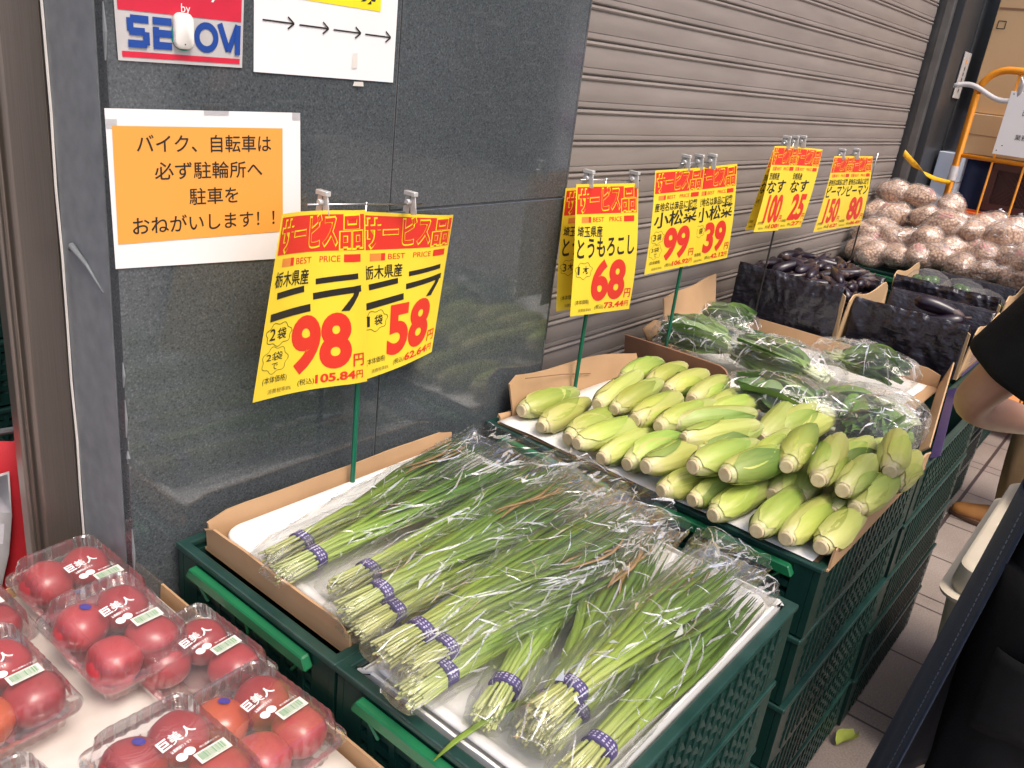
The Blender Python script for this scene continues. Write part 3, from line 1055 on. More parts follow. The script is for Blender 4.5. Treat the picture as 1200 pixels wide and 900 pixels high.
def crate(x, y, z, label, rz=0.0):
    if _first[0]:
        _first[0] = False
        crate0.location = (x, y, z)
        crate0.rotation_euler = (0, 0, rz)
        crate0['label'] = label
        crate0['group'] = 'green crates stacked along the wall'
        return crate0
    return copy_tree(crate0, crate_k, label, (x, y, z), (0, 0, rz), None, 'green crates stacked along the wall')
def stack(x, y, ztop, n, what, only=None):
    rs = random.Random(int(x * 1000 + y * 100))
    for i in range(n):
        if only is not None and i not in only:
            continue
        z = ztop - CHH * (i + 1)
        dx, dy = (0, 0) if i == 0 else (rs.uniform(-0.004, 0.004), rs.uniform(-0.004, 0.004))
        crate(x + dx, y + dy, z, ORD[i] + ' green crate ' + what, rs.uniform(-0.003, 0.003))
RZ = 0.772
stack(0.928, 0.888, RZ, 5, 'of the wall side stack under the leek tray, against the stone pillar')
stack(0.928, 0.497, RZ, 5, 'of the aisle side stack nearest the camera, under leek bundles')
stack(1.680, 0.500, RZ + 0.016, 5, 'of the aisle side stack under the corn')
stack(1.680, 0.890, RZ + 0.008, 5, 'of the wall side stack under the corn', only=(0, 1))
stack(2.335, 0.500, RZ, 5, 'of the aisle side stack under the bagged greens')
stack(2.335, 0.890, RZ, 5, 'of the wall side stack under the bagged greens', only=(0,))
stack(2.985, 0.595, RZ + 0.0, 5, 'of the aisle side stack under the black lined boxes')
stack(2.985, 0.985, RZ + 0.035, 5, 'of the wall side stack under the heaped eggplants', only=(0, 1))
stack(3.635, 0.620, RZ, 5, 'of the aisle side stack under the box of peppers')
stack(3.635, 1.012, RZ, 5, 'between the heaped eggplants and the tan bags', only=(0,))
stack(4.285, 0.650, RZ + 0.07, 5, 'of the aisle side stack under the tan bags')
stack(4.285, 1.042, RZ + 0.07, 5, 'of the wall side stack under the tan bags', only=(0,))
stack(0.270, 1.010, 0.654, 4, 'of the low stack under the back of the tomato tray', only=(0, 1, 2, 3))
stack(0.270, 0.540, 0.654, 4, 'of the low stack under the front of the tomato tray', only=(0, 1, 2, 3))
stack(0.46, 2.05, 1.02, 4, 'of the dark stack seen past the steel door frame', only=(0, 1, 2, 3))

# ================================================================== trays and liners
def tray(name, label, x0, x1, y0, y1, z0, hl, hr, hf, hb, m, cat='tray', th=0.004, loose=0.0, seed=1, rz=0.0):
    """open cardboard tray: wall heights left, right, front (aisle), back (wall)"""
    cx, cy = (x0 + x1) / 2, (y0 + y1) / 2
    root = thing(name, label, cat, (cx, cy, z0), rz)
    hx, hy = (x1 - x0) / 2, (y1 - y0) / 2
    rs = random.Random(seed)
    g = MB()
    g.box(-hx, hx, -hy, hy, 0, th)
    g.build('base', m, root)
    def wall(a, b, h, out):
        n = 16
        rows = []
        for i in range(5):
            f = i / 4
            row = []
            for j in range(n + 1):
                s = j / n
                hh = h * f
                if f == 1:
                    e = min(s, 1 - s) * 12
                    hh -= 0.012 * max(0, 1 - e) ** 2 + 0.003 * noise.noise(Vector((s * 5, seed, 0)))
                lean = loose * f * f * (0.6 + 0.6 * noise.noise(Vector((s * 2.3 + seed, 1.7, seed))))
                row.append((a[0] + (b[0] - a[0]) * s + out[0] * lean, a[1] + (b[1] - a[1]) * s + out[1] * lean, th + 0.0005 + hh))
            rows.append(row)
        g = MB()
        g.sheet(rows, th)
        g.build('side', m, root, True, None, 40)
    if hl: wall((-hx, hy - 0.006), (-hx, -hy + 0.006), hl, (-1, 0))
    if hr: wall((hx, -hy + 0.006), (hx, hy - 0.006), hr, (1, 0))
    if hf: wall((-hx + 0.006, -hy), (hx - 0.006, -hy), hf, (0, -1))
    if hb: wall((hx - 0.006, hy), (-hx + 0.006, hy), hb, (0, 1))
    return root

def foam_tray(name, label, x0, x1, y0, y1, z0, dep=0.02, m=None, ribs=True):
    cx, cy = (x0 + x1) / 2, (y0 + y1) / 2
    root = thing(name, label, 'foam tray', (cx, cy, z0))
    hx, hy = (x1 - x0) / 2, (y1 - y0) / 2
    def rr(sx, sy, r, z, n=6):
        pts = []
        for qx, qy, a0 in ((1, 1, 0), (-1, 1, 90), (-1, -1, 180), (1, -1, 270)):
            for k in range(n + 1):
                a = R(a0 + 90 * k / n)
                pts.append((qx * (sx - r) + r * math.cos(a), qy * (sy - r) + r * math.sin(a), z))
        return pts
    g = MB()
    g.rings([rr(hx - 0.02, hy - 0.02, 0.02, 0), rr(hx - 0.006, hy - 0.006, 0.03, dep * 0.5), rr(hx, hy, 0.035, dep), rr(hx - 0.003, hy - 0.003, 0.034, dep + 0.004), rr(hx - 0.014, hy - 0.014, 0.03, dep + 0.004),
             rr(hx - 0.024, hy - 0.024, 0.026, dep * 0.55), rr(hx - 0.034, hy - 0.034, 0.024, dep * 0.45)], True, True)
    o = g.build('shell', m or M['foam'], root, True)
    if ribs:
        for k in range(3):
            y = hy - 0.055 - k * 0.032
            g = MB()
            g.tube([(-hx + 0.06, y, dep * 0.45), (-hx + 0.09, y, dep * 0.52), (hx - 0.09, y, dep * 0.52), (hx - 0.06, y, dep * 0.45)], [0.004, 0.010, 0.010, 0.004], 10, flat=0.55)
            g.build('rib', m or M['foam'], root, True)
    return root

# leeks, wall side: cardboard tray with a foam tray in it
tray('cardboard_tray', 'tan cardboard tray edge around the white foam tray below the 98 yen card', 0.645, 1.225, 0.702, 1.062, 0.752, 0.046, 0.012, 0.0, 0.052, M['card_board'], loose=0.004, seed=4)
foam_tray('foam_tray', 'white foam tray with moulded ribs under the leeks against the stone pillar', 0.664, 1.215, 0.715, 1.052, 0.7575, 0.022)
# leeks, aisle side
tray('cardboard_tray', 'thin white faced carton tray under the front leek bundles at the aisle', 0.632, 1.228, 0.322, 0.676, 0.752, 0.014, 0.020, 0.028, 0.0, M['liner'], loose=0.002, seed=6)
foam_tray('foam_tray', 'white foam tray under the leeks along the aisle', 0.640, 1.218, 0.334, 0.668, 0.7575, 0.014, ribs=False)
# corn
tray('cardboard_tray', 'low cardboard tray with white liner under the heap of corn', 1.372, 2.00, 0.300, 1.062, 0.778, 0.0, 0.0, 0.050, 0.018, M['card_board'], loose=0.006, seed=8)
g = MB()
rw = []
for i in range(19):
    row = []
    for j in range(31):
        x = 1.366 + 0.60 * i / 18
        y = 0.328 + 0.725 * j / 30
        ed = max(0, 1 - i / 1.0) * 0.0
        row.append((x, y, 0.7875 + 0.004 * noise.noise(Vector((x * 9, y * 9, 2))) + ed))
    rw.append(row)
g.sheet(rw, 0.0012)
tag(g.build('liner_sheet', M['liner'], None, True), 'white paper liner sheet under the corn ears', 'liner')
# bent back flap behind the corn, beside the pillar
fp_ = thing('cardboard_flap', 'bent tan cardboard flap standing behind the corn at the shutter', 'cardboard', (1.70, 1.06, 0.78))
g = MB()
rw = []
for i in range(6):
    f = i / 5
    row = []
    for j in range(22):
        s = j / 21
        top = 0.105 - 0.045 * s - 0.008 * math.sin(s * 7) if s > 0.04 else 0.085
        row.append((-0.285 + 0.54 * s - 0.012 * f, 0.008 * math.sin(s * 5) - 0.012 + 0.016 * f, top * f))
    rw.append(row)
g.sheet(rw, 0.004)
g.build('flap', M['card_board'], fp_, True, None, 40)
g = MB()
g.tube([(-0.26, -0.011, 0.096), (-0.1, -0.002, 0.068), (0.02, -0.006, 0.045)], 0.0012, 5)
g.build('crease', M['card_brown'], fp_)
# bagged greens
tray('cardboard_tray', 'brown edged cardboard tray holding the bagged greens', 2.055, 2.66, 0.43, 1.06, 0.775, 0.0, 0.05, 0.0, 0.0, M['card_board'], seed=10)
fp_ = thing('cardboard_flap', 'dark brown cardboard wall between the corn and the bagged greens', 'cardboard', (2.05, 1.0, 0.78))
g = MB()
rw = []
for i in range(5):
    f = i / 4
    row = []
    for j in range(20):
        s = j / 19
        hh = 0.062
        if s > 0.9: hh -= 0.03 * ((s - 0.9) / 0.1) ** 2
        row.append((-0.012 * f + 0.006 * math.sin(s * 3), 0.155 - 0.335 * s, hh * f))
    rw.append(row)
g.sheet(rw, 0.005)
g.build('flap', M['card_brown'], fp_, True, None, 40)
fp_ = thing('cardboard_flap', 'tall plain tan cardboard flap standing against the shutter behind the bagged greens', 'cardboard', (2.33, 1.105, 0.78))
g = MB()
rw = []
for i in range(6):
    f = i / 5
    rw.append([(-0.125 + 0.33 * s / 9, 0.0 + 0.035 * f + 0.004 * math.sin(s), (0.150 + 0.004 * s) * f) for s in range(10)])
g.sheet(rw, 0.005)
g.build('flap', M['card_board'], fp_, True, None, 40)
g = MB()
g.tube([(-0.19, 0.03, 0.0), (-0.185, 0.025, 0.06), (-0.15, 0.03, 0.085)], [0.03, 0.032, 0.012], 10, flat=0.4)
g.build('crumpled_corner', M['card_board'], fp_, True)
fp_ = thing('cardboard_flap', 'pale tan cardboard flap rising along the aisle edge of the bagged greens', 'cardboard', (2.38, 0.435, 0.78))
g = MB()
rw = []
for i in range(5):
    f = i / 4
    rw.append([(-0.30 + 0.60 * s / 17, -0.02 * f - 0.10 * (1 - s / 17), (0.022 + 0.058 * (s / 17) ** 1.5) * f) for s in range(18)])
g.sheet(rw, 0.004)
g.build('flap', M['card_board'], fp_, True, None, 40)
g = MB()
g.sheet([[(-0.30 + 0.60 * s / 17, -0.1225 + 0.10 * s / 17 - 0.02 * f - 0.004, -0.004 + 0.014 * f) for s in range(18)] for f in (0, 1)], 0.001)
g.build('print_stripe', M['band'], fp_)
g = MB()
rw = [[(2.07 + 0.57 * i / 12, 0.46 + 0.59 * j / 16, 0.7815 + 0.005 * noise.noise(Vector((i * 0.5, j * 0.5, 5)))) for j in range(17)] for i in range(13)]
g.sheet(rw, 0.001)
tag(g.build('liner_sheet', M['liner'], None, True), 'white paper liner sheet under the bagged greens', 'liner')
# tomatoes
tray('cardboard_tray', 'tan cardboard tray around the tomato packs at lower left', -0.03, 0.588, 0.305, 1.235, 0.655, 0.03, 0.034, 0.03, 0.03, M['card_board'], loose=0.004, seed=12)
g = MB()
rw = [[(-0.02 + 0.595 * i / 20, 0.315 + 0.91 * j / 24, 0.6715 + 0.0035 * noise.noise(Vector((i * 0.4, j * 0.4, 9))) + (0.0 if i < 19 else 0.002)) for j in range(25)] for i in range(21)]
g.sheet(rw, 0.006)
tag(g.build('foam_board', M['board_dirty'], None, True), 'scuffed white foam board under the tomato packs', 'board')
# ================================================================== tomatoes in clear packs
def rrect(hx, hy, r, z, n=7, wave=0.0, wk=0):
    pts = []
    for qx, qy, a0 in ((1, 1, 0), (-1, 1, 90), (-1, -1, 180), (1, -1, 270)):
        for k in range(n + 1):
            a = R(a0 + 90 * k / n)
            pts.append((qx * (hx - r) + r * math.cos(a), qy * (hy - r) + r * math.sin(a), z))
    # even spacing round the outline, so that ribs can run all along it
    m = 144
    per = [0.0]
    for i in range(len(pts)):
        a, b = pts[i], pts[(i + 1) % len(pts)]
        per.append(per[-1] + math.hypot(b[0] - a[0], b[1] - a[1]))
    out = []
    i = 0
    for k in range(m):
        d = per[-1] * k / m
        while per[i + 1] < d:
            i += 1
        a, b = pts[i], pts[(i + 1) % len(pts)]
        f = (d - per[i]) / max(1e-9, per[i + 1] - per[i])
        x, y = a[0] + (b[0] - a[0]) * f, a[1] + (b[1] - a[1]) * f
        if wave:
            l = math.hypot(x, y)
            s = wave * (1 if k % 4 < 2 else -1)
            x += x / l * s
            y += y / l * s
        out.append((x, y, z))
    return out

def make_pack(seed, orange, seal, missing=None):
    rs = random.Random(seed)
    root = thing('tomato_pack', 'x', 'tomato pack')
    ks = []
    HX, HY = 0.064, 0.086
    # base tray
    g = MB()
    g.rings([rrect(HX - 0.014, HY - 0.014, 0.012, 0.001), rrect(HX - 0.010, HY - 0.010, 0.014, 0.003, wave=0.0009), rrect(HX - 0.004, HY - 0.004, 0.016, 0.030, wave=0.0009),
             rrect(HX + 0.001, HY + 0.001, 0.018, 0.033), rrect(HX + 0.007, HY + 0.007, 0.020, 0.034)], True, False)
    ks.append((g.build('base_tray', M['pack'], root, True, None, 30), []))
    # lid
    g = MB()
    g.rings([rrect(HX + 0.008, HY + 0.008, 0.020, 0.0325), rrect(HX + 0.0085, HY + 0.0085, 0.021, 0.038), rrect(HX + 0.003, HY + 0.003, 0.019, 0.0385, wave=0.0006), rrect(HX - 0.002, HY - 0.002, 0.018, 0.041, wave=0.0010),
             rrect(HX - 0.0045, HY - 0.0045, 0.017, 0.066, wave=0.0010), rrect(HX - 0.007, HY - 0.007, 0.016, 0.0715, wave=0.0004), rrect(HX - 0.011, HY - 0.011, 0.014, 0.0725),
             rrect(HX - 0.013, HY - 0.013, 0.013, 0.0705), rrect(HX - 0.017, HY - 0.017, 0.012, 0.0705)], False, True)
    ks.append((g.build('lid', M['pack'], root, True, None, 30), []))
    g = MB()
    nn = 46
    ol = rrect(HX + 0.0035, HY + 0.0035, 0.02, 0.0395)
    for k in range(0, len(ol), 3):
        x, y, z = ol[k]
        rr_ = 0.0017
        g.add([(x - rr_, y - rr_, z), (x + rr_, y - rr_, z), (x + rr_, y + rr_, z), (x - rr_, y + rr_, z), (x, y, z + 0.0022)], [(0, 1, 4), (1, 2, 4), (2, 3, 4), (3, 0, 4)])
    ks.append((g.build('rim_beading', M['pack'], root), []))
    # tomatoes
    k = 0
    for sy in (1, -1):
        for sx in (-1, 1):
            if missing == k:
                k += 1
                continue
            r = rs.uniform(0.0345, 0.0375)
            cx, cy, cz = sx * 0.0300 + rs.uniform(-0.0015, 0.0015), sy * 0.040 + rs.uniform(-0.004, 0.004), 0.0355
            g = MB()
            rows, ring, nu, nv = [], None, 28, 16
            ph = rs.uniform(0, 6)
            for i in range(1, nv):
                a = math.pi * i / nv
                ring = []
                for j in range(nu):
                    b = 2 * math.pi * j / nu
                    lob = 1 + 0.03 * math.cos(5 * b + ph) * math.sin(a) ** 2 * (1 + 0.4 * math.cos(a)) + 0.015 * math.cos(2 * b + ph * 2)
                    rr_ = r * lob * math.sin(a)
                    ring.append((cx + rr_ * math.cos(b), cy + rr_ * math.sin(b) * 1.05, cz + r * 0.86 * math.cos(a) - 0.002 * math.exp(-(a / 0.25) ** 2)))
                rows.append(ring)
            g.rings(rows, True, True)
            t = g.build('tomato', M['tomato_orange'] if k in orange else M['tomato'], root, True)
            subs = []
            if k == seal:
                g = MB()
                dv = Vector((-0.25 * sx, 0.1, 0.95)).normalized()
                c = Vector((cx, cy, cz)) + Vector((dv.x * r, dv.y * r, dv.z * r * 0.88)) + dv * 0.0006
                q = dv.to_track_quat('Z', 'Y')
                ring = [c + q @ Vector((0.0078 * math.cos(2 * math.pi * i / 20), 0.0078 * math.sin(2 * math.pi * i / 20), -0.0006)) for i in range(20)]
                g.add(ring + [c + dv * 0.0004], [(i, (i + 1) % 20, 20) for i in range(20)])
                sl = g.build('seal', M['purple_seal'], t, True)
                subs.append(sl)
            ks.append((t, subs))
            k += 1
    # white brush lettering and price sticker on the lid
    s = Sign2D()
    s.text('w', '巨', -0.018, -0.002, 0.016, 0.014, bold=0.035, slant=0.15)
    s.text('w', '美', -0.003, -0.0, 0.017, 0.015, bold=0.012, slant=0.15)
    s.text('w', '人', 0.013, 0.002, 0.015, 0.017, bold=0.035, slant=0.15)
    s.text('w', '産直朝採りトマト', -0.012, -0.0105, 0.005, 0.028, bold=0.02, slant=0.1)
    for (ux, uy, rr_) in ((-0.006, -0.0205, 0.0062), (0.005, -0.0185, 0.0062)):
        s.poly('w', [(ux + rr_ * 1.05 * math.cos(2 * math.pi * i / 18), uy + rr_ * math.sin(2 * math.pi * i / 18)) for i in range(18)], [tuple(range(18))], 0.0004 if ux < 0 else 0.0007)
    s.rect('p', 0.004, 0.044, -0.0435, -0.026, 0.0004)
    rb = random.Random(7)
    u = 0.0075
    while u < 0.0395:
        wd = rb.choice((0.0006, 0.0012, 0.0018))
        s.rect('b', u, u + wd, -0.0395, -0.0285, 0.0008)
        u += wd + rb.choice((0.0006, 0.001))
    s.text('b', '4902011 873061', 0.009, -0.0424, 0.0022, 0.030, w=0.0008)
    s.text('w', '味と品質のトマト', 0.016, -0.0225, 0.003, 0.026, bold=0.01)
    before = set(COL.objects)
    s.build(lambda u, v, w: (u + 0.002, v + 0.006, 0.0712 + w), {'w': ('lettering', M['white_print']), 'p': ('price_sticker', M['sticker_paper']), 'b': ('bar_code', M['sticker_green'])}, root)
    for o in set(COL.objects) - before:
        ks.append((o, []))
    return root, ks

PACKS = [  # x, y, base z, turn, tilt x, tilt y, label, orange ones, seal
    (0.472, 1.120, 0.690, 4, 5, 0, 'clear pack of tomatoes at the back, next to the stone pillar corner', (), 2),
    (0.452, 0.972, 0.706, 3, 6, 0, 'clear pack of four tomatoes overlapping the pack at the back by the pillar', (), 0),
    (0.292, 0.968, 0.700, 3, 4, 0, 'clear pack at the left edge with one orange tomato at its front', (2,), None),
    (0.318, 1.150, 0.690, 2, 3, 0, 'clear pack of tomatoes at the far left under the red and white banner', (), None),
    (0.516, 0.868, 0.679, 2, 0, -3, 'clear pack of three tomatoes lying low beside the leek crate', (), 0),
    (0.505, 0.712, 0.679, 3, 0, 0, 'clear pack of tomatoes with an orange one under a blue seal', (0,), 0),
    (0.380, 0.698, 0.708, 3, 2, 3, 'clear pack of large dark red tomatoes nearest the camera', (), 0),
    (0.226, 0.758, 0.679, 3, 0, 0, 'clear pack of tomatoes at the bottom left corner of the photo', (), None),
]
for i, (x, y, z, tz, tx, ty, lab, org, seal) in enumerate(PACKS):
    p, ks = make_pack(20 + i, org, seal, 2 if i == 4 else None)
    p.location = (x, y, z)
    p.rotation_euler = (R(tx), R(ty), R(tz))
    p['label'] = lab
    p['group'] = 'clear packs of tomatoes'

# ================================================================== leek bundles
def leek_bundle(i, bx, by, bz, yaw, L, label):
    rs = random.Random(100 + i)
    root = thing('leek_bundle', label, 'leek bundle', (bx, by, bz), yaw, 'bagged bundles of garlic chives in two trays')
    if i == 11:
        yaw += 0.05
        root.rotation_euler.z = yaw
    L = min(0.60, max(0.48, L * 0.96))
    g = MB()
    bandx = 0.062
    n = 54
    wid = rs.uniform(0.020, 0.028) if i != 11 else 0.017
    for k in range(n):
        a = rs.uniform(0, 2 * math.pi)
        q = math.sqrt(rs.random())
        cy, cz = q * math.cos(a), q * math.sin(a)
        ln = L * (0.96 - 0.30 * rs.random() ** 1.7)
        if rs.random() < 0.12:
            ln = L * rs.uniform(0.4, 0.6)
        spread = rs.gauss(cy, 0.55)
        start = rs.uniform(-0.008, 0.010)
        pts, rad, flt, ts = [], [], [], []
        m = 13
        bend = rs.gauss(0, 0.012)
        lift = rs.uniform(-0.2, 1.0)
        for j in range(m):
            f = j / (m - 1)
            x = start + (ln - start) * f
            if x < bandx:
                s = (bandx - x) / bandx
                wy, wz = 0.0165 * (1 + 0.35 * s), 0.0135 * (1 + 0.1 * s)
                y, z = cy * wy, 0.018 + cz * wz
            else:
                s = min(1, (x - bandx) / (L * 0.55))
                s = s * s * (3 - 2 * s)
                y = cy * 0.0165 * (1 - s) + spread * wid * s + bend * s * s
                z = 0.018 + cz * 0.0135 * (1 - s) + (cz * 0.012 + 0.004 * lift) * s - 0.012 * max(0, f - 0.75) * lift
            z = max(z, 0.003)
            y += 0.002 * noise.noise(Vector((x * 14, k, i)))
            pts.append((x, y, z))
            sh = 0.55 + 0.45 * min(1, f / 0.25)
            rad.append((0.0031 if x < bandx * 1.3 else 0.0031 + 0.0026 * min(1, (x - bandx * 1.3) / 0.1)) * (1 if f < 0.7 else max(0.12, 1 - (f - 0.7) / 0.3)) * sh * (0.8 + 0.4 * rs.random() * 0 + 0.2))
            flt.append(0.85 if x < bandx * 1.3 else max(0.22, 0.85 - (x - bandx * 1.3) * 6))
            ts.append(max(0.0, min(1.0, x / L)))
        g.tube(pts, rad, 5, True, flt, ts)
    g.build('leaves', M['nira'], root, True)
    if i % 3 == 0:
        g = MB()
        for k in range(3):
            y0 = rs.uniform(-0.02, 0.02)
            g.tube([(L * (0.55 + 0.06 * j), y0 + 0.01 * math.sin(j + k), 0.034 + 0.002 * k) for j in range(6)], [0.001, 0.003, 0.003, 0.003, 0.002, 0.0006], 5, flat=0.25)
        g.build('dry_leaf', M['nira_dry'], root, True)
    # purple tape
    g = MB()
    rg = []
    for x in (bandx - 0.0085, bandx - 0.008, bandx + 0.008, bandx + 0.0085):
        rr_ = 1.0 if abs(x - bandx) < 0.0082 else 0.96
        rg.append([(x + 0.001 * math.sin(3 * a_), 0.0208 * rr_ * math.cos(a_) + 0.0006 * math.sin(7 * a_), 0.0185 + 0.0172 * rr_ * math.sin(a_)) for a_ in [2 * math.pi * k / 28 for k in range(28)]])
    g.rings(rg, True, True)
    b = g.build('tape_band', M['band'], root, True, None, 40)
    g = MB()
    for k in range(9):
        a0 = 0.25 + k * 0.30
        for q in range(3):
            x0 = bandx - 0.006 + q * 0.0042
            a1 = a0 + rs.uniform(0.08, 0.2)
            ring = []
            for a_ in (a0, a1):
                for xx in (x0, x0 + rs.uniform(0.0015, 0.003)):
                    ring.append((xx, 0.0213 * math.cos(a_), 0.0185 + 0.0177 * math.sin(a_)))
            g.add(ring, [(0, 1, 3, 2)])
    g.build('tape_print', M['band_print'], b)
    # clear bag: a crumpled tube, wider at its open end
    g = MB()
    nl, nc = 52, 34
    rows = []
    for j in range(nl + 1):
        f = j / nl
        x = -0.020 + (L + 0.040) * f
        s = min(1, max(0, f - 0.06) / 0.45)
        w = 0.027 + (wid * 1.25 + 0.010 - 0.027) * s
        h = 0.021 + 0.007 * math.sin(math.pi * min(1, f * 1.1))
        if f > 0.86:
            w *= 1 + (f - 0.86) * 0.9
            h *= 1 - (f - 0.86) * 3.2
        if f < 0.05:
            h *= 0.35 + 13 * f
            w *= 0.75 + 5 * f
        row = []
        for k in range(nc):
            a_ = 2 * math.pi * k / nc
            ca, sa = math.cos(a_), math.sin(a_)
            y = w * math.copysign(abs(ca) ** 0.8, ca)
            z = 0.020 + h * math.copysign(abs(sa) ** 0.8, sa)
            p = Vector((x * 0.55, y * 1.6, z * 1.6 + i * 3.1))
            d = 0.0048 * ridge(p, 17, i) + 0.003 * ridge(p, 41, i + 5) + 0.0012 * ridge(p, 90, i + 9)
            d *= 1.0 + 0.9 * max(0, f - 0.8) * 5
            y += d * ca
            z += d * sa * (1.0 if sa > 0 else 0.25)
            row.append((x + 0.008 * noise.noise(Vector((a_ * 2, i, f * 3))) * f, y, max(0.0012, z)))
        rows.append(row)
    g.rings(rows, True, False)
    n0 = add_glint_folds(g, rows, rs, 46, 4, 12, 0.0005, 0.0017)
    n0b = add_glint_folds(g, rows, rs, 14, 2, 5, 0.0012, 0.0032, jr=(0.72, 0.98))
    glint_fold_faces(g.build('bag', M['film'], root, True, None, 22), n0, M['fold'])
    return root
NIRA = [
    (0.665, 0.913, 0.8, 0.129, 0.654),
    (0.645, 0.861, 0.81, 0.041, 0.677),
    (0.676, 0.775, 0.815, 0.044, 0.646),
    (0.645, 0.719, 0.825, -0.004, 0.668),
    (0.649, 0.696, 0.805, -0.01, 0.674),
    (0.612, 0.608, 0.84, -0.018, 0.625),
    (0.626, 0.576, 0.825, -0.022, 0.575),
    (0.606, 0.556, 0.81, -0.021, 0.527),
    (0.657, 0.471, 0.8, 0.317, 0.578),
    (0.663, 0.408, 0.81, 0.266, 0.597),
    (0.676, 0.409, 0.835, -0.02, 0.532),
    (0.648, 0.34, 0.81, -0.011, 0.545),
    (0.677, 0.395, 0.805, 0.09, 0.585),
]
NL = ['leek bundle farthest back, along the tray wall below the 98 yen card', 'leek bundle second from the back of the wall side tray', 'leek bundle third from the back of the wall side tray',
      'leek bundle with its tape facing up in the middle of the wall side tray', 'leek bundle half buried behind the one with the bright purple tape', 'leek bundle with bright purple tape, its ends at the gap between the two trays',
      'leek bundle lying first inside the front tray, over the gap', 'leek bundle with its ends close to the left edge of the front tray', 'slanting leek bundle alone on white foam beside the loose green leaf',
      'leek bundle mostly under the top bundle near the aisle', 'leek bundle on top near the aisle, its purple tape turned to the camera', 'leek bundle nearest the aisle edge, cut by the bottom of the photo',
      'leek bundle squeezed between the two nearest the aisle']
for i, (bx, by, bz, yaw, L) in enumerate(NIRA):
    leek_bundle(i, bx, by, bz - 0.018, yaw, L, NL[i])
# a loose leaf hanging over the crate rim
g = MB()
pts = [(0.79, 0.435, 0.80), (0.74, 0.447, 0.806), (0.695, 0.458, 0.805), (0.65, 0.472, 0.797), (0.612, 0.482, 0.785), (0.585, 0.487, 0.772)]
g.tube(pts, [0.004, 0.0052, 0.0055, 0.0052, 0.0042, 0.0012], 6, True, 0.22, [0.35, 0.4, 0.45, 0.4, 0.4, 0.35])
tag(g.build('loose_leaf', M['nira'], None, True), 'single loose green leaf hanging over the rim of the front crate', 'leaf')

# ================================================================== corn
def make_corn(seed):
    rs = random.Random(seed)
    root = thing('corn_ear', 'x', 'corn')
    root.rotation_mode = 'QUATERNION'
    L = 1.0   # built one unit long, scaled when placed (true length about 0.2 m)
    S = 0.205
    ks = []
    prof = [(0.0, 0.0160), (0.012, 0.0172), (0.045, 0.0196), (0.10, 0.0235), (0.18, 0.0275), (0.30, 0.0300), (0.45, 0.0302), (0.60, 0.0285), (0.74, 0.0252), (0.86, 0.0205), (0.94, 0.0150), (0.985, 0.0085), (1.0, 0.003)]
    bend = rs.uniform(-0.006, 0.006)
    tw = rs.uniform(-0.8, 0.8)
    nu = 40
    def rad_at(f):
        for (a, ra), (b, rb) in zip(prof, prof[1:]):
            if f <= b:
                return ra + (rb - ra) * (f - a) / (b - a)
        return 0.003
    def pt(f, th, extra=0.0, flatn=0.0):
        r = rad_at(f)
        lob = 0.0
        for q, (a0, am) in enumerate(lobes):
            dth = ((th + tw * f - a0 + math.pi) % (2 * math.pi)) - math.pi
            lob += am * max(0.0, 1 - abs(dth) / 0.9) * min(1, f * 3)
        r = r + lob + 0.0007 * math.sin(th * 11 + tw * f * 4) * min(1, f * 5) + 0.0012 * noise.noise(Vector((f * 5 + seed, math.cos(th) * 1.5, math.sin(th) * 1.5))) + extra
        return (f * S, r * math.cos(th) + bend * math.sin(math.pi * f), r * math.sin(th) * 0.97)
    lobes = [(rs.uniform(0, 6.28), rs.uniform(0.0008, 0.0022)) for _ in range(4)]
    g = MB()
    fs_ = [0.0, 0.006, 0.02, 0.045, 0.075, 0.11, 0.15, 0.2, 0.26, 0.33, 0.4, 0.48, 0.56, 0.64, 0.72, 0.79, 0.85, 0.9, 0.94, 0.97, 0.99, 1.0]
    g.rings([[pt(f, 2 * math.pi * k / nu) for k in range(nu)] for f in fs_], False, True, t=fs_)
    ks.append((g.build('husk', M['husk'], root, True), []))
    # cut end
    g = MB()
    r0 = 0.0156
    rg = [[(-0.0040, r0 * 0.80 * math.cos(2 * math.pi * k / 18), r0 * 0.80 * math.sin(2 * math.pi * k / 18)) for k in range(18)],
          [(-0.0025, r0 * 0.94 * math.cos(2 * math.pi * k / 18), r0 * 0.92 * math.sin(2 * math.pi * k / 18)) for k in range(18)],
          [(0.004, r0 * math.cos(2 * math.pi * k / 18), r0 * math.sin(2 * math.pi * k / 18)) for k in range(18)]]
    g.rings(rg, True, True)
    ks.append((g.build('cut_end', M['cut'], root, True, None, 35), []))
    # overlapping outer leaves
    for q in range(3):
        a0 = rs.uniform(0, 6.28)
        hw = rs.uniform(0.9, 1.5)
        fa, fb = rs.uniform(0.02, 0.06), rs.uniform(0.5, 1.0)
        rows, ts = [], []
        m = 16
        for i in range(m + 1):
            f = fa + (fb - fa) * i / m
            u = i / m
            w = hw * (1 - u ** 3.0) * (0.55 + 0.45 * min(1, u * 5)) + 0.04
            row = []
            tr = []
            for k in range(11):
                th = a0 + w * (k / 5 - 1) + 0.25 * u * tw
                ex = 0.0012 + 0.0005 * q + (0.0012 * abs(k / 5 - 1) ** 4) * (1 + 0.8 * noise.noise(Vector((f * 9, k, seed + q)))) + 0.0035 * max(0, u - 0.88) / 0.12 * rs.uniform(0.3, 1)
                row.append(pt(min(1.0, f), th, ex))
                tr.append(f)
            rows.append(row)
            ts.append(tr)
        g = MB()
        g.grid(rows, ts)
        ks.append((g.build('outer_leaf', M['husk_green'] if (q == 2 and seed % 4 == 1) else M['husk_leaf'] if (q + seed) % 3 != 0 else M['husk'], root, True), []))
    return root, ks
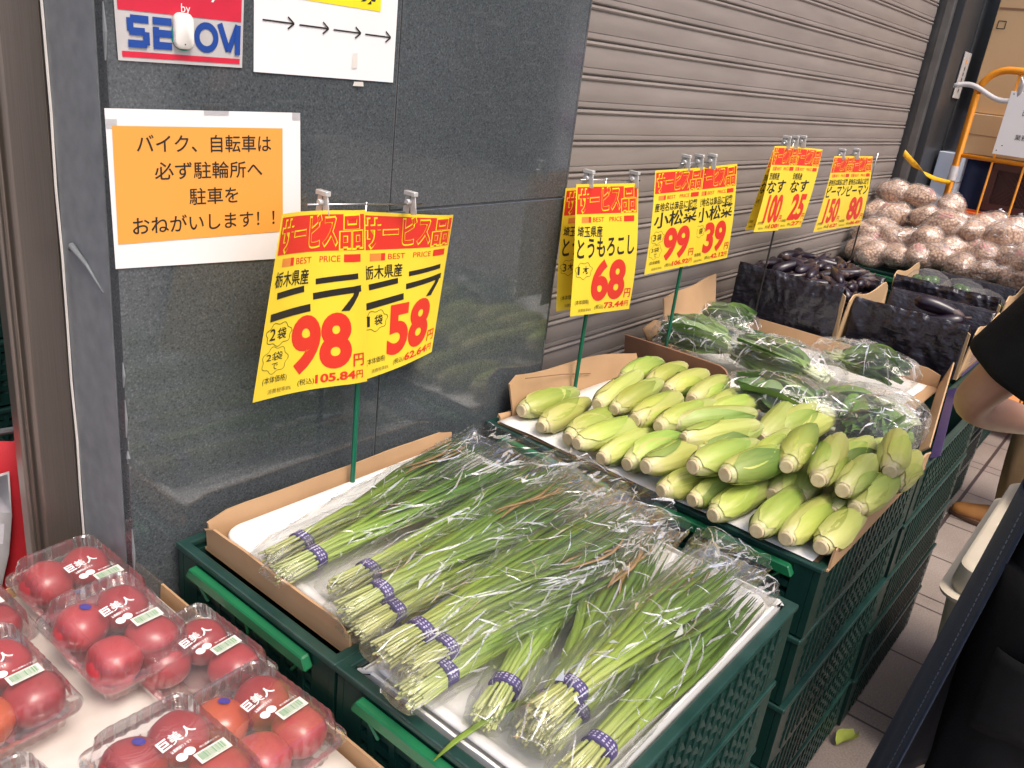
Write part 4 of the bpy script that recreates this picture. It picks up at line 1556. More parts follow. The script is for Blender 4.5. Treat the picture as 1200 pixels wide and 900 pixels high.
CORN = [
    ('L', 1.405, 1.023, 0.815, 0.999, -0.047, 0.0, 0.205),
    ('L', 1.372, 0.942, 0.815, 0.997, 0.071, 0.025, 0.205),
    ('L', 1.372, 0.869, 0.815, 0.998, -0.04, 0.046, 0.205),
    ('L', 1.33, 0.819, 0.835, 0.985, -0.172, 0.026, 0.205),
    ('L', 1.352, 0.771, 0.815, 0.998, -0.04, 0.056, 0.205),
    ('L', 1.363, 0.717, 0.82, 0.994, -0.098, 0.056, 0.205),
    ('L', 1.337, 0.663, 0.845, 0.987, -0.159, 0.023, 0.205),
    ('L', 1.33, 0.618, 0.815, 0.974, -0.224, 0.032, 0.205),
    ('L', 1.346, 0.56, 0.815, 0.975, -0.217, 0.05, 0.205),
    ('L', 1.325, 0.506, 0.815, 0.987, -0.151, 0.057, 0.205),
    ('L', 1.329, 0.424, 0.82, 0.998, 0.003, 0.063, 0.205),
    ('L', 1.346, 0.377, 0.82, 0.997, -0.042, 0.063, 0.205),
    ('L', 1.369, 0.322, 0.82, 0.999, -0.031, 0.038, 0.205),
    ('U', 1.503, 0.89, 0.853, 0.989, 0.116, 0.088, 0.22),
    ('U', 1.506, 0.848, 0.855, 0.995, 0.011, 0.099, 0.203),
    ('U', 1.484, 0.782, 0.86, 0.998, -0.021, 0.054, 0.19),
    ('U', 1.488, 0.726, 0.865, 0.997, -0.077, 0.022, 0.22),
    ('B', 1.697, 0.947, 0.85, 0.999, 0.052, 0.0, 0.205),
    ('B', 1.718, 0.885, 0.855, 0.998, 0.066, 0.0, 0.205),
    ('B', 1.701, 0.828, 0.86, 1.0, 0.008, 0.0, 0.205),
    ('B', 1.699, 0.762, 0.86, 0.998, 0.068, 0.0, 0.205),
    ('B', 1.655, 0.7, 0.86, 0.995, 0.1, 0.0, 0.205),
    ('M', 1.355, 0.577, 0.875, 0.979, -0.203, 0.021, 0.205),
    ('M', 1.357, 0.514, 0.885, 0.966, -0.256, 0.028, 0.205),
    ('R', 1.453, 0.65, 0.875, 0.928, -0.369, 0.048, 0.205),
    ('R', 1.464, 0.614, 0.854, 0.977, -0.188, 0.102, 0.205),
    ('R', 1.523, 0.709, 0.867, 0.859, -0.504, 0.087, 0.205),
    ('B', 1.646, 0.693, 0.86, 0.986, -0.17, 0.0, 0.205),
    ('B', 1.636, 0.564, 0.858, 0.986, 0.128, 0.106, 0.205),
    ('B', 1.695, 0.555, 0.861, 0.996, -0.055, 0.068, 0.205),
    ('B', 1.703, 0.553, 0.84, 0.956, -0.277, 0.1, 0.205),
    ('R', 1.461, 0.507, 0.872, 0.998, 0.037, 0.041, 0.205),
    ('T', 1.456, 0.427, 0.9, 0.988, 0.145, 0.045, 0.205),
    ('T', 1.458, 0.366, 0.897, 0.986, 0.158, 0.052, 0.22),
    ('T', 1.481, 0.326, 0.885, 1.0, 0.031, 0.0, 0.205),
    ('T', 1.621, 0.285, 0.895, 0.973, 0.225, 0.048, 0.205),
    ('T', 1.5, 0.301, 0.85, 0.997, -0.057, 0.048, 0.205),
    ('T', 1.648, 0.278, 0.86, 0.999, 0.048, 0.0, 0.205),
    ('B', 1.613, 0.408, 0.851, 0.991, -0.099, 0.092, 0.205),
    ('B', 1.674, 0.399, 0.838, 0.98, -0.168, 0.109, 0.205),
    ('G', 1.465, 0.456, 0.83, 0.999, -0.041, 0.0, 0.205),
    ('G', 1.491, 0.411, 0.835, 0.982, 0.181, 0.052, 0.205),
    ('G', 1.49, 0.35, 0.83, 1.0, -0.015, 0.0, 0.205),
    ('G', 1.505, 0.534, 0.82, 0.976, -0.217, 0.0, 0.205),
    ('G', 1.681, 0.444, 0.83, 0.993, -0.12, 0.0, 0.205),
    ('G', 1.721, 0.365, 0.82, 0.989, -0.15, 0.0, 0.205),
    ('G', 1.561, 0.659, 0.82, 0.967, -0.253, 0.0, 0.205),
    ('G', 1.652, 0.841, 0.82, 0.995, -0.103, 0.0, 0.205),
]
RN = {'L': 'in the row along the left edge of the tray', 'U': 'lying on top behind the left row', 'B': 'in the back row against the bagged greens', 'M': 'of the pair on top with broad cut ends',
      'R': 'in the darker green middle of the heap', 'T': 'in the top layer at the aisle corner', 'G': 'deep in the dark gap of the heap'}
NUM = ['first', 'second', 'third', 'fourth', 'fifth', 'sixth', 'seventh', 'eighth', 'ninth', 'tenth', 'eleventh', 'twelfth', 'thirteenth', 'fourteenth', 'fifteenth', 'sixteenth']
protos = [make_corn(s) for s in range(11, 18)]
used = set()
cnt = {}
for i, (row, x, y, z, dx, dy, dz, ln) in enumerate(CORN):
    cnt[row] = cnt.get(row, 0) + 1
    k = (i * 5 + i // 7) % len(protos)
    q = Vector((dx, dy, dz)).to_track_quat('X', 'Z')
    q = q @ Euler((random.Random(i * 17).uniform(0, 6.28), 0, 0)).to_quaternion()
    sc = ln / 0.205
    sr = random.Random(i).uniform(0.88, 0.99)
    if row == 'T':
        y += 0.014
    if row == 'G':
        lab = 'corn ear mostly hidden under others, deep in the dark gaps of the heap'
    else:
        lab = 'corn ear, %s from the shutter %s' % (NUM[cnt[row] - 1], RN[row])
    p, ks = protos[k]
    if k not in used:
        used.add(k)
        p.location = (x, y, z)
        p.rotation_quaternion = q
        p.scale = (sc, sr, sr)
        p['label'] = lab
        p['group'] = 'ears of corn in the heap'
    else:
        copy_tree(p, ks, lab, (x, y, z), q, (sc, sr, sr), 'ears of corn in the heap')

# ================================================================== bagged greens
def greens_bag(i, a, b, label):
    rs = random.Random(300 + i)
    a, b = Vector(a), Vector(b)
    d = b - a
    L = max(0.26, min(0.33, d.length * 1.15))
    mid = (a + b) / 2
    root = thing('greens_bag', label, 'bagged greens', (mid.x, mid.y, mid.z - 0.045), math.atan2(-d.y, -d.x), 'clear bags of leafy greens')
    # local x runs from the stems (-) to the leaves (+)
    g = MB()
    for k in range(46):
        y0, z0 = rs.gauss(0, 0.024), 0.028 + rs.uniform(-0.012, 0.014)
        y1, z1 = rs.uniform(-0.062, 0.062), 0.036 + rs.uniform(-0.026, 0.040)
        xs = -L / 2 + 0.02 + rs.uniform(0, 0.02)
        xm = rs.uniform(-0.07, 0.0)
        xe = L / 2 - rs.uniform(0.01, 0.06)
        g.tube([(xs, y0, z0), ((xs + xm) / 2, y0 * 0.7 + y1 * 0.2, z0 + 0.003), (xm, y0 * 0.4 + y1 * 0.5, (z0 + z1) / 2)], [0.0075, 0.0060, 0.0040], 6, True, 0.6, [0.02, 0.2, 0.38])
        w = rs.uniform(0.026, 0.042)
        tilt = rs.uniform(-0.9, 0.9)
        rows, ts = [], []
        m = 8
        for j in range(m + 1):
            f = j / m
            x = xm + (xe - xm) * f
            ww = w * math.sin(math.pi * min(1, (0.12 + f * 0.88)) ** 0.8) + 0.002
            cy, cz = y0 * 0.4 + y1 * 0.6 + (y1 * 0.3) * f, (z0 + z1) / 2 + (z1 - z0) / 2 * f + 0.008 * math.sin(f * 3)
            row, tr = [], []
            for q in range(7):
                s = q / 3 - 1
                cup = 0.010 * s * s + 0.004 * noise.noise(Vector((f * 6, s * 3, k + i * 20)))
                row.append((x + 0.004 * s * s, cy + ww * s * math.cos(tilt) - cup * math.sin(tilt), max(0.004, cz + ww * s * math.sin(tilt) + cup * math.cos(tilt))))
                tr.append(0.5 + 0.5 * f - (0.12 if q == 3 else 0))
            rows.append(row)
            ts.append(tr)
        g.grid(rows, ts)
    g.build('leaves', M['greens'], root, True)
    g = MB()
    nl, nc = 40, 34
    rows = []
    for j in range(nl + 1):
        f = j / nl
        x = -L / 2 - 0.015 + (L + 0.03) * f
        w = 0.040 + 0.046 * math.sin(math.pi * min(1, f * 0.92)) ** 1.1
        h = 0.026 + 0.032 * math.sin(math.pi * min(1, f * 0.95))
        e = max(0, 1 - min(f, 1 - f) / 0.05)
        h *= 1 - 0.75 * e
        row = []
        for k in range(nc):
            a_ = 2 * math.pi * k / nc
            ca, sa = math.cos(a_), math.sin(a_)
            y = w * math.copysign(abs(ca) ** 0.85, ca)
            z = 0.034 + h * math.copysign(abs(sa) ** 0.85, sa)
            p = Vector((x, y, z + i * 2.3))
            dd = 0.0065 * ridge(p, 13, i) + 0.0040 * ridge(p, 31, i + 5) + 0.0016 * ridge(p, 75, i + 9)
            row.append((x, y + dd * ca, max(0.0015, z + dd * sa * (1 if sa > 0 else 0.3))))
        rows.append(row)
    g.rings(rows, True, True)
    n0 = add_glint_folds(g, rows, rs, 46, 3, 10, 0.0006, 0.0022, drift=0.8)
    glint_fold_faces(g.build('bag', M['film_greens'], root, True, None, 22), n0, M['fold'])
KOM = [(2.151, 1.089, 0.86, 2.218, 0.851, 0.86), (2.212, 0.88, 0.86, 2.225, 0.62, 0.86), (2.348, 0.516, 0.88, 2.352, 0.646, 0.88), (1.843, 0.722, 0.87, 1.928, 0.496, 0.87), (1.891, 0.556, 0.84, 2.293, 0.412, 0.84), (2.527, 1.0, 0.83, 2.474, 1.204, 0.83), (1.851, 0.434, 0.85, 2.171, 0.403, 0.85)]
KL_ = 0
KL = ['plump clear bag of greens below the tall cardboard flap at the shutter', 'clear bag of greens in the middle of the back row, before the eggplant box', 'short clear bag of greens standing up under the black lined box at the aisle',
      'clear bag of dark greens lying just behind the corn', 'long clear bag of greens with pale stems ending at the aisle side flap', 'clear bag with yellowish leaves at the back, beside the eggplant crate', 'flat clear bag of pale stems between the aisle corner of the corn and the flap']
for i, k in enumerate(KOM):
    greens_bag(i, k[:3], k[3:], KL[i])

# ================================================================== eggplants and lined boxes
def lined_box(label, x0, x1, y0, y1, z0, hf, hb, he, seed, name='lined_box', front=0.02, mark=False):
    """cardboard box with a black bag folded over its long near side (faces -x)"""
    rs = random.Random(seed)
    root = thing(name, label, 'box', ((x0 + x1) / 2, (y0 + y1) / 2, z0))
    hx, hy = (x1 - x0) / 2, (y1 - y0) / 2
    g = MB()
    g.box(-hx, hx, -hy, hy, 0, 0.004)
    g.build('base', M['card_far'], root)
    def wall(a, b, h, nrm, nm, m, dip=0.0):
        rows = []
        for i in range(5):
            f = i / 4
            row = []
            for j in range(15):
                s = j / 14
                e = max(0, 1 - min(s, 1 - s) * 9)
                hh = (h - dip * math.sin(math.pi * s) ** 2 - 0.02 * e * e) * f
                row.append((a[0] + (b[0] - a[0]) * s + nrm[0] * 0.012 * f, a[1] + (b[1] - a[1]) * s + nrm[1] * 0.012 * f, 0.0045 + hh))
            rows.append(row)
        g = MB()
        g.sheet(rows, 0.004)
        return g.build(nm, m, root, True, None, 40)
    wall((-hx, hy), (-hx, -hy), hf, (-1, 0), 'side', M['card_far'])
    wall((hx, -hy), (hx, hy), hb, (1, 0), 'side', M['card_far'])
    e1 = wall((-hx + 0.006, -hy), (hx - 0.006, -hy), he, (0, -1), 'end', M['card_far'], 0.02)
    e2 = wall((hx - 0.006, hy), (-hx + 0.006, hy), he, (0, 1), 'end', M['card_far'], 0.02)
    if mark:
        g = MB()
        for k in range(9):
            g.box(-hx + 0.05, hx - 0.08, -hy - 0.0135, -hy - 0.0125, 0.045 + k * 0.009, 0.047 + k * 0.009)
        g.box(-hx + 0.02, hx - 0.03, -hy - 0.0085, -hy - 0.0075, 0.008, 0.022)
        g.build('print', M['band'], e1)
    # black bag: inside bottom, up, over the rim and down the outside
    rows = []
    ny = 80
    path = [(hx - 0.02, 0.030), (0.0, 0.022), (-hx + 0.03, 0.028), (-hx + 0.010, 0.07), (-hx + 0.004, hf * 0.80), (-hx - 0.004, hf + 0.004), (-hx - 0.014, hf + 0.010), (-hx - 0.022, hf - 0.006), (-hx - 0.024, hf * 0.78), (-hx - 0.021, hf * 0.56), (-hx - 0.019, hf * 0.34), (-hx - 0.020, front)]
    dense = []
    for (ax, az), (bx_, bz_) in zip(path, path[1:]):
        m_ = 6 if ax < -hx - 0.01 else 3
        dense += [(ax + (bx_ - ax) * t_ / m_, az + (bz_ - az) * t_ / m_) for t_ in range(m_)]
    dense.append(path[-1])
    path = dense
    out0 = next(i_ for i_, p_ in enumerate(path) if p_[0] < -hx - 0.003)
    dist = 0.0
    for q, (px, pz) in enumerate(path):
        if q:
            dist += math.hypot(px - path[q - 1][0], pz - path[q - 1][1])
        row = []
        for j in range(ny + 1):
            s = j / ny
            y = hy - 0.004 - (2 * hy - 0.008) * s
            p = Vector((dist * 0.8 + y * 0.25, y - dist * 0.3, seed))
            w = ridge(p, 12, seed) * 0.008 + ridge(p, 30, seed + 3) * 0.005 + ridge(p, 70, seed + 5) * 0.002
            zz = pz + (0.035 * noise.noise(Vector((y * 7, seed, 1))) + 0.012 * noise.noise(Vector((y * 25, seed, 4)))) * max(0, (q - len(path) + 9) / 8)
            row.append((px - (max(0.0, w + 0.006) + 0.001 if q >= out0 else (w * 0.5 if q < out0 - 5 else 0)), y, zz + (w * 0.6 if q >= out0 - 2 else 0)))
        rows.append(row)
    g = MB()
    g.sheet(rows, -0.0006)
    g.build('black_liner', M['black_bag'], root, True)
    # bag along the far side
    rows = []
    for q, (px, pz) in enumerate([(hx - 0.03, 0.03), (hx - 0.012, hb * 0.5), (hx - 0.006, hb + 0.003), (hx + 0.006, hb + 0.008), (hx + 0.017, hb - 0.012), (hx + 0.018, hb - 0.06)]):
        row = []
        for j in range(25):
            y = -hy + 0.004 + (2 * hy - 0.008) * j / 24
            w = ridge(Vector((q * 0.03, y, seed + 7)), 25, seed) * 0.005
            row.append((px + (abs(w) if q > 2 else -abs(w)), y, pz + w * 0.4))
        rows.append(row)
    g = MB()
    g.sheet(rows, 0.0006)
    g.build('black_liner', M['black_bag'], root, True)
    return root
def make_eggplant(seed):
    rs = random.Random(seed)
    root = thing('eggplant', 'x', 'eggplant')
    root.rotation_mode = 'QUATERNION'
    g = MB()
    L = 0.135
    bend = rs.uniform(0.004, 0.02)
    prof = [(0.0, 0.010), (0.06, 0.014), (0.18, 0.0165), (0.35, 0.0195), (0.55, 0.0225), (0.72, 0.0230), (0.85, 0.0200), (0.94, 0.0135), (0.985, 0.006), (1.0, 0.001)]
    g.tube([(f * L, 0, bend * math.sin(math.pi * f * 0.9)) for f, r in prof], [r for f, r in prof], 16)
    body = g.build('fruit', M['eggplant'], root, True)
    g = MB()
    n = 20
    rg = []
    for q, (x, r) in enumerate([(-0.004, 0.0085), (0.004, 0.0132), (0.014, 0.0158), (0.026, 0.0172)]):
        rg.append([(x + (0.007 * math.cos(5 * 2 * math.pi * k / n) if q == 3 else 0), r * math.cos(2 * math.pi * k / n), r * math.sin(2 * math.pi * k / n) + bend * math.sin(math.pi * max(0, x) / L * 0.9)) for k in range(n)])
    g.rings(rg, True, False)
    cap = g.build('cap', M['calyx'], root, True)
    g = MB()
    g.tube([(-0.002, 0, 0), (-0.012, 0.001, 0.002), (-0.024, 0.002, 0.006)], [0.0052, 0.0040, 0.0044], 8)
    st = g.build('stalk', M['calyx'], root, True)
    return root, [(body, []), (cap, []), (st, [])]
egg = [make_eggplant(s) for s in (1, 2, 3)]
eggused = set()
def put_egg(k, loc, d, roll, lab, grp, s=1.0):
    q = Vector(d).to_track_quat('X', 'Z') @ Euler((roll, 0, 0)).to_quaternion()
    p, ks = egg[k]
    if k not in eggused:
        eggused.add(k)
        p.location, p.rotation_quaternion, p.scale = loc, q, (s, s, s)
        p['label'], p['group'] = lab, grp
    else:
        copy_tree(p, ks, lab, loc, q, (s, s, s), grp)
lined_box('cardboard box with black liner heaped full of eggplants, beside the shutter', 2.72, 3.13, 0.775, 1.14, 0.812, 0.165, 0.150, 0.150, 1, front=-0.012)
lined_box('cardboard box with black liner almost emptied of eggplants, at the aisle edge', 2.80, 3.18, 0.415, 0.765, 0.778, 0.165, 0.150, 0.165, 2, mark=True, front=-0.01)
lined_box('cardboard box with black liner holding bagged peppers, behind the emptied eggplant box', 3.36, 3.72, 0.435, 0.80, 0.778, 0.165, 0.150, 0.180, 3, front=0.05)
rs = random.Random(8)
k = 0
for lay, (z, nx_, ny_, sx_, sy_) in enumerate(((0.90, 4, 9, 0.16, 0.15), (0.935, 4, 9, 0.155, 0.145), (0.965, 4, 9, 0.15, 0.14), (0.99, 3, 7, 0.11, 0.11))):
    for a in range(nx_):
        for b in range(ny_):
            x = 2.925 + (0 if nx_ == 1 else -sx_ + 2 * sx_ * a / (nx_ - 1)) + rs.uniform(-0.02, 0.02)
            y = 0.96 + (-sy_ + 2 * sy_ * b / (ny_ - 1)) + rs.uniform(-0.012, 0.012)
            an = rs.choice((math.pi, math.pi * 0.8, 0.3, 2.2, -2.3, 0.0)) + rs.uniform(-0.5, 0.5)
            d = (math.cos(an), math.sin(an) * 0.8, rs.uniform(-0.35, 0.15))
            zz = z + rs.uniform(-0.008, 0.01)
            c = Vector((x, y, zz)) - Vector(d).normalized() * 0.065
            c.x = min(max(c.x, 2.76), 3.10)
            c.y = min(max(c.y, 0.81), 1.12)
            put_egg(k % 3, c, d, rs.uniform(0, 6), 'dark purple eggplant in the big heap in the lined box beside the shutter', 'eggplants heaped in the lined box', rs.uniform(0.72, 0.92))
            k += 1
put_egg(0, (3.02, 0.49, 0.925), (-0.3, 0.9, 0.15), 0.5, 'eggplant showing brown purple over the rim, uppermost in the emptied lined box', 'eggplants left in the emptied box', 1.15)
put_egg(1, (2.97, 0.62, 0.90), (0.3, -0.9, 0.2), 2.5, 'eggplant lying lower in the emptied lined box, beside the uppermost one', 'eggplants left in the emptied box', 1.1)
put_egg(2, (3.04, 0.60, 0.88), (-0.2, 0.9, -0.1), 4.5, 'eggplant deepest in the emptied lined box, at its inner end', 'eggplants left in the emptied box', 1.1)
# bagged peppers in the third box
for i, (x, y, z) in enumerate(((3.50, 0.72, 0.872), (3.55, 0.60, 0.855), (3.52, 0.52, 0.84))):
    rt = thing('pepper_bag', ('clear bag of green peppers at the wall end of the lined box', 'clear bag of green peppers in the middle of the lined box', 'clear bag of green peppers at the aisle end of the lined box')[i], 'bagged peppers', (x, y, z), 0.4 * i)
    g2 = random.Random(40 + i)
    for q in range(5):
        g = MB()
        cx, cy, cz = g2.uniform(-0.05, 0.05), g2.uniform(-0.03, 0.03), 0.03 + g2.uniform(0, 0.03)
        g.tube([(cx + 0.075 * (f - 0.5), cy + 0.01 * f, cz + 0.01 * math.sin(f * 4)) for f in (0, 0.1, 0.3, 0.6, 0.85, 1)], [0.006, 0.017, 0.021, 0.018, 0.012, 0.003], 10)
        g.build('pepper', M['pepper'], rt, True)
    g = MB()
    rows = []
    for j in range(25):
        f = j / 24
        row = []
        for kk in range(24):
            a_ = 2 * math.pi * kk / 24
            w, h = 0.030 + 0.045 * math.sin(math.pi * f) ** 0.7, 0.006 + 0.046 * math.sin(math.pi * f) ** 0.8
            p = Vector((f * 0.3, math.cos(a_) * 0.1, math.sin(a_) * 0.1 + i))
            dd = 0.007 * ridge(p, 14, i) + 0.003 * ridge(p, 40, i)
            row.append((-0.10 + 0.2 * f, (w + dd) * math.cos(a_), 0.045 + (h + dd) * math.sin(a_)))
        rows.append(row)
    g.rings(rows, True, True)
    g.build('bag', M['film_bag'], rt, True, None, 22)

# ================================================================== heaped bags of tan produce
def make_tanbag(seed):
    root = thing('produce_bag', 'x', 'produce bag')
    rs = random.Random(seed)
    g = MB()
    nu, nv = 26, 18
    rows = []
    for i in range(1, nv):
        a = math.pi * i / nv
        row = []
        for j in range(nu):
            b = 2 * math.pi * j / nu
            p = Vector((math.cos(b) * math.sin(a), math.sin(b) * math.sin(a), math.cos(a)))
            r = 1 + 0.16 * noise.noise(p * 1.4 + Vector((seed, 0, 0))) + 0.03 * noise.noise(p * 9 + Vector((0, seed, 0)))
            row.append((0.082 * p.x * r, 0.066 * p.y * r, 0.055 * p.z * r + 0.052))
        rows.append(row)
    g.rings(rows, True, True)
    c = g.build('contents', M['sprout'], root, True)
    g = MB()
    rows = []
    for i in range(1, nv + 5):
        a = math.pi * i / (nv + 5)
        row = []
        for j in range(nu + 6):
            b = 2 * math.pi * j / (nu + 6)
            p = Vector((math.cos(b) * math.sin(a), math.sin(b) * math.sin(a), math.cos(a)))
            r = 1 + 0.16 * noise.noise(p * 1.4 + Vector((seed, 0, 0)))
            dd = 0.004 * ridge(p, 2.4, seed) + 0.003 * ridge(p, 6, seed + 2)
            k = 1 + 0.35 * max(0, abs(p.x) - 0.8) / 0.2
            row.append((0.0835 * p.x * r * k + dd * p.x, 0.0675 * p.y * r + (dd + 0.002) * p.y, 0.0565 * p.z * r + 0.052 + (dd + 0.002) * p.z))
        rows.append(row)
    g.rings(rows, True, True)
    n0 = add_glint_folds(g, rows, rs, 16, 2, 5, 0.0008, 0.0022, drift=0.8)
    f = g.build('bag', M['film_bag'], root, True, None, 25)
    glint_fold_faces(f, n0, M['fold'])
    g = MB()
    rr_ = []
    for i in range(9):
        row = []
        for j in range(9):
            a, b = 0.55 + 0.55 * i / 8, -1.1 + 1.0 * j / 8 + rs.uniform(-0.0, 0.0)
            p = Vector((math.cos(b) * math.sin(a), math.sin(b) * math.sin(a), math.cos(a)))
            r = 1 + 0.16 * noise.noise(p * 1.4 + Vector((seed, 0, 0)))
            row.append((0.0845 * p.x * r, 0.0685 * p.y * r, 0.0575 * p.z * r + 0.052))
        rr_.append(row)
    for i in range(0, 8):
        for j in range(8):
            if (i * 3 + j * 5 + seed) % 4 < 2:
                g.add([rr_[i][j], rr_[i][j + 1], rr_[i + 1][j + 1], rr_[i + 1][j]], [(0, 1, 2, 3)])
    pr = g.build('print', M['pink_print'], root)
    return root, [(c, []), (f, []), (pr, [])]
tb = [make_tanbag(s) for s in (1, 2, 3)]
tbused = set()
def put_tanbag(k, loc, rot, s, lab, grp='bags of tan produce heaped by the dark pillar'):
    p, ks = tb[k]
    if k not in tbused:
        tbused.add(k)
        p.location, p.rotation_euler, p.scale = loc, rot, (s, s, s)
        p['label'], p['group'] = lab, grp
        return
    copy_tree(p, ks, lab, loc, rot, (s, s, s), grp)
SPROUT = [
    (4.42, 1.163, 1.145),
    (4.404, 1.058, 1.153),
    (4.352, 0.905, 1.145),
    (4.3, 1.184, 1.053),
    (4.279, 1.098, 1.055),
    (4.268, 0.951, 1.078),
    (4.21, 0.834, 1.063),
    (4.174, 0.72, 1.064),
    (4.163, 1.172, 0.959),
    (4.142, 1.062, 0.968),
    (4.142, 0.979, 0.987),
    (4.132, 0.891, 0.999),
    (4.074, 0.767, 0.99),
    (4.043, 0.653, 0.997),
    (4.022, 0.559, 1.007),
    (3.964, 0.703, 0.938),
    (3.933, 0.605, 0.944),
    (3.966, 0.514, 0.93),
    (4.053, 1.087, 0.903),
    (4.043, 0.985, 0.92),
    (4.022, 0.823, 0.945),
    (4.001, 0.496, 1.009),
    (4.027, 0.899, 0.93),
    (3.95, 0.465, 0.934),
]
TL = ['upper left bag of tan produce, brown at its base, before the shutter rail', 'pointed bag of tan produce in the top row under the yellow strap', 'bag of tan produce with pink print below the end of the yellow strap']
for i, (x, y, z) in enumerate(SPROUT):
    r_ = random.Random(60 + i)
    lab = TL[i] if i < 3 else 'clear bag of pale tan produce in the heap below the top row'
    put_tanbag(i % 3, (x, y, z - 0.052), (r_.uniform(-0.5, 0.5), r_.uniform(-0.4, 0.4), r_.uniform(0, 6.28)), r_.uniform(0.86, 1.05), lab)
# the layers of bags that carry the heap
for i in range(26):
    r_ = random.Random(90 + i)
    lay = i // 10
    x = 4.10 + 0.13 * (i % 3) + 0.06 * lay
    y = 0.60 + 0.135 * ((i % 10) // 2) + r_.uniform(-0.02, 0.02)
    z = 0.84 + 0.085 * lay
    put_tanbag(i % 3, (x + r_.uniform(-0.03, 0.03), y, z), (r_.uniform(-0.3, 0.3), r_.uniform(-0.3, 0.3), r_.uniform(0, 6.28)), 1.1, 'clear bag of pale tan produce in the heap below the top row')
# ================================================================== paper notices on the pillar
def on_wall(corners, off=0.0):
    """bilinear map of the unit square onto four corners TL, TR, BR, BL on a wall facing -y"""
    TL, TR, BR, BL = [Vector(c) for c in corners]
    def fn(s, t, w):
        p = BL * (1 - s) * (1 - t) + BR * s * (1 - t) + TR * s * t + TL * (1 - s) * t
        return (p.x, p.y - w - off, p.z)
    return fn, (TR - TL).length, (TL - BL).length
def paper(name, label, cat, corners, m, th=0.0008, n=10, curl=0.0):
    root = thing(name, label, cat, (0, 0, 0))
    fn, W, H = on_wall(corners)
    g = MB()
    f = [[fn(j / n, i / n, th + curl * (max(0, 0.25 - min(j, n - j) / n) ** 2) * 6) for j in range(n + 1)] for i in range(n + 1)]
    g.sheet(f, -0.0005)
    g.build('sheet', m, root)
    return root, fn, W, H
def art(root, fn, W, H, s, spec, base=0.0019):
    s.build(lambda u, v, w: fn(u / W, v / H, base + w), spec, root)

# orange parking notice
NOT, ORA = [(0.537, 1.094, 1.428), (0.836, 1.094, 1.43), (0.844, 1.094, 1.206), (0.54, 1.094, 1.221)], [(0.545, 1.094, 1.407), (0.804, 1.094, 1.407), (0.808, 1.094, 1.251), (0.545, 1.094, 1.254)]
root, fn, W, H = paper('paper_notice', 'white sheet with an orange panel of black writing on the stone pillar', 'notice', NOT, M['paper'])
fo, Wo, Ho = on_wall(ORA)
s = Sign2D()
s.rect('o', 0, Wo, 0, Ho, 0.0)
sz = Ho / 4
for k, (tx, wd, dx) in enumerate((('バイク、自転車は', 0.80, 0.12), ('必ず駐輪所へ', 0.65, 0.21), ('駐車を', 0.30, 0.40), ('おねがいします！！', 0.86, 0.08))):
    s.text('k', tx, Wo * dx, Ho * (0.78 - 0.235 * k), Ho * 0.155, Wo * wd, bold=0.006, w=0.0004)
s.build(lambda u, v, w: fo(u / Wo, v / Ho, 0.0019 + w), {'o': ('orange_panel', M['orange_print']), 'k': ('lettering', M['ink'])}, root)
for (s0, s1, t0, t1) in ((0.46, 0.59, 0.97, 1.05), (0.95, 1.0, 0.95, 1.03), (0.0, 0.05, 0.88, 0.94)):
    g = MB()
    a, b, c, d = fn(s0, t0, 0.0016), fn(s1, t0, 0.0016), fn(s1, t1, 0.0016), fn(s0, t1, 0.0016)
    g.add([a, b, c, d], [(0, 1, 2, 3)])
    g.build('clear_tape', M['pack'], root)

# red, blue and silver security sticker
c = [(0.556, 1.094, 1.555), (0.738, 1.094, 1.576), (0.735, 1.094, 1.488), (0.558, 1.094, 1.486)]
hgt = 0.10
TL, TR, BR, BL = [Vector(p) for p in c]
up = Vector((0, 0, 1))
TL2, TR2 = BL + (TL - BL).normalized() * 0.185, BR + (TR - BR).normalized() * 0.185
root, fn, W, H = paper('security_sticker', 'silver, red and blue security company sticker at the top of the stone pillar', 'sticker', (TL2, TR2, BR, BL), M['silver_paper'])
s = Sign2D()
s.rect('r', W * 0.02, W * 0.98, 0.059, H - 0.004, 0.0)
s.rect('r', W * 0.03, W * 0.975, 0.0045, 0.0115, 0.0)
s.text('w', 'Security', W * 0.2, 0.080, 0.022, W * 0.6, bold=0.0, w=0.0004)
s.text('w', 'by', W * 0.485, 0.060, 0.014, bold=0.0, w=0.0004)
def ring(key, cx, cy, r0, r1, a0, a1, n=28, w=0.0004, sx=1.0):
    vs, fs = [], []
    for k in range(n + 1):
        a = R(a0 + (a1 - a0) * k / n)
        vs += [(cx + r0 * sx * math.cos(a), cy + r0 * math.sin(a)), (cx + r1 * sx * math.cos(a), cy + r1 * math.sin(a))]
    for k in range(n):
        fs.append((2 * k, 2 * k + 1, 2 * k + 3, 2 * k + 2))
    s.poly(key, vs, fs, w)
y0, hh = 0.0165, 0.038
lw = W / 5.6
def S_(x):
    t = hh * 0.235
    s.rect('b', x + t * 0.6, x + lw * 0.9, y0 + hh - t, y0 + hh, 0.0004)
    s.rect('b', x, x + t, y0 + hh * 0.5, y0 + hh - t * 0.4, 0.0007)
    s.rect('b', x + t * 0.3, x + lw * 0.72, y0 + hh * 0.5 - t / 2, y0 + hh * 0.5 + t / 2, 0.0010)
    s.rect('b', x + lw * 0.9 - t, x + lw * 0.9, y0 + t * 0.4, y0 + hh * 0.5, 0.0013)
    s.rect('b', x, x + lw * 0.78, y0, y0 + t, 0.0016)
S_(W * 0.075)
t = hh * 0.235
xe = W * 0.265
s.rect('b', xe, xe + t, y0, y0 + hh - t * 1.3, 0.0004)
for q in (0, 0.5, 1):
    s.rect('b', xe, xe + lw * 0.80, y0 + (hh - t) * q, y0 + (hh - t) * q + t, 0.0007)
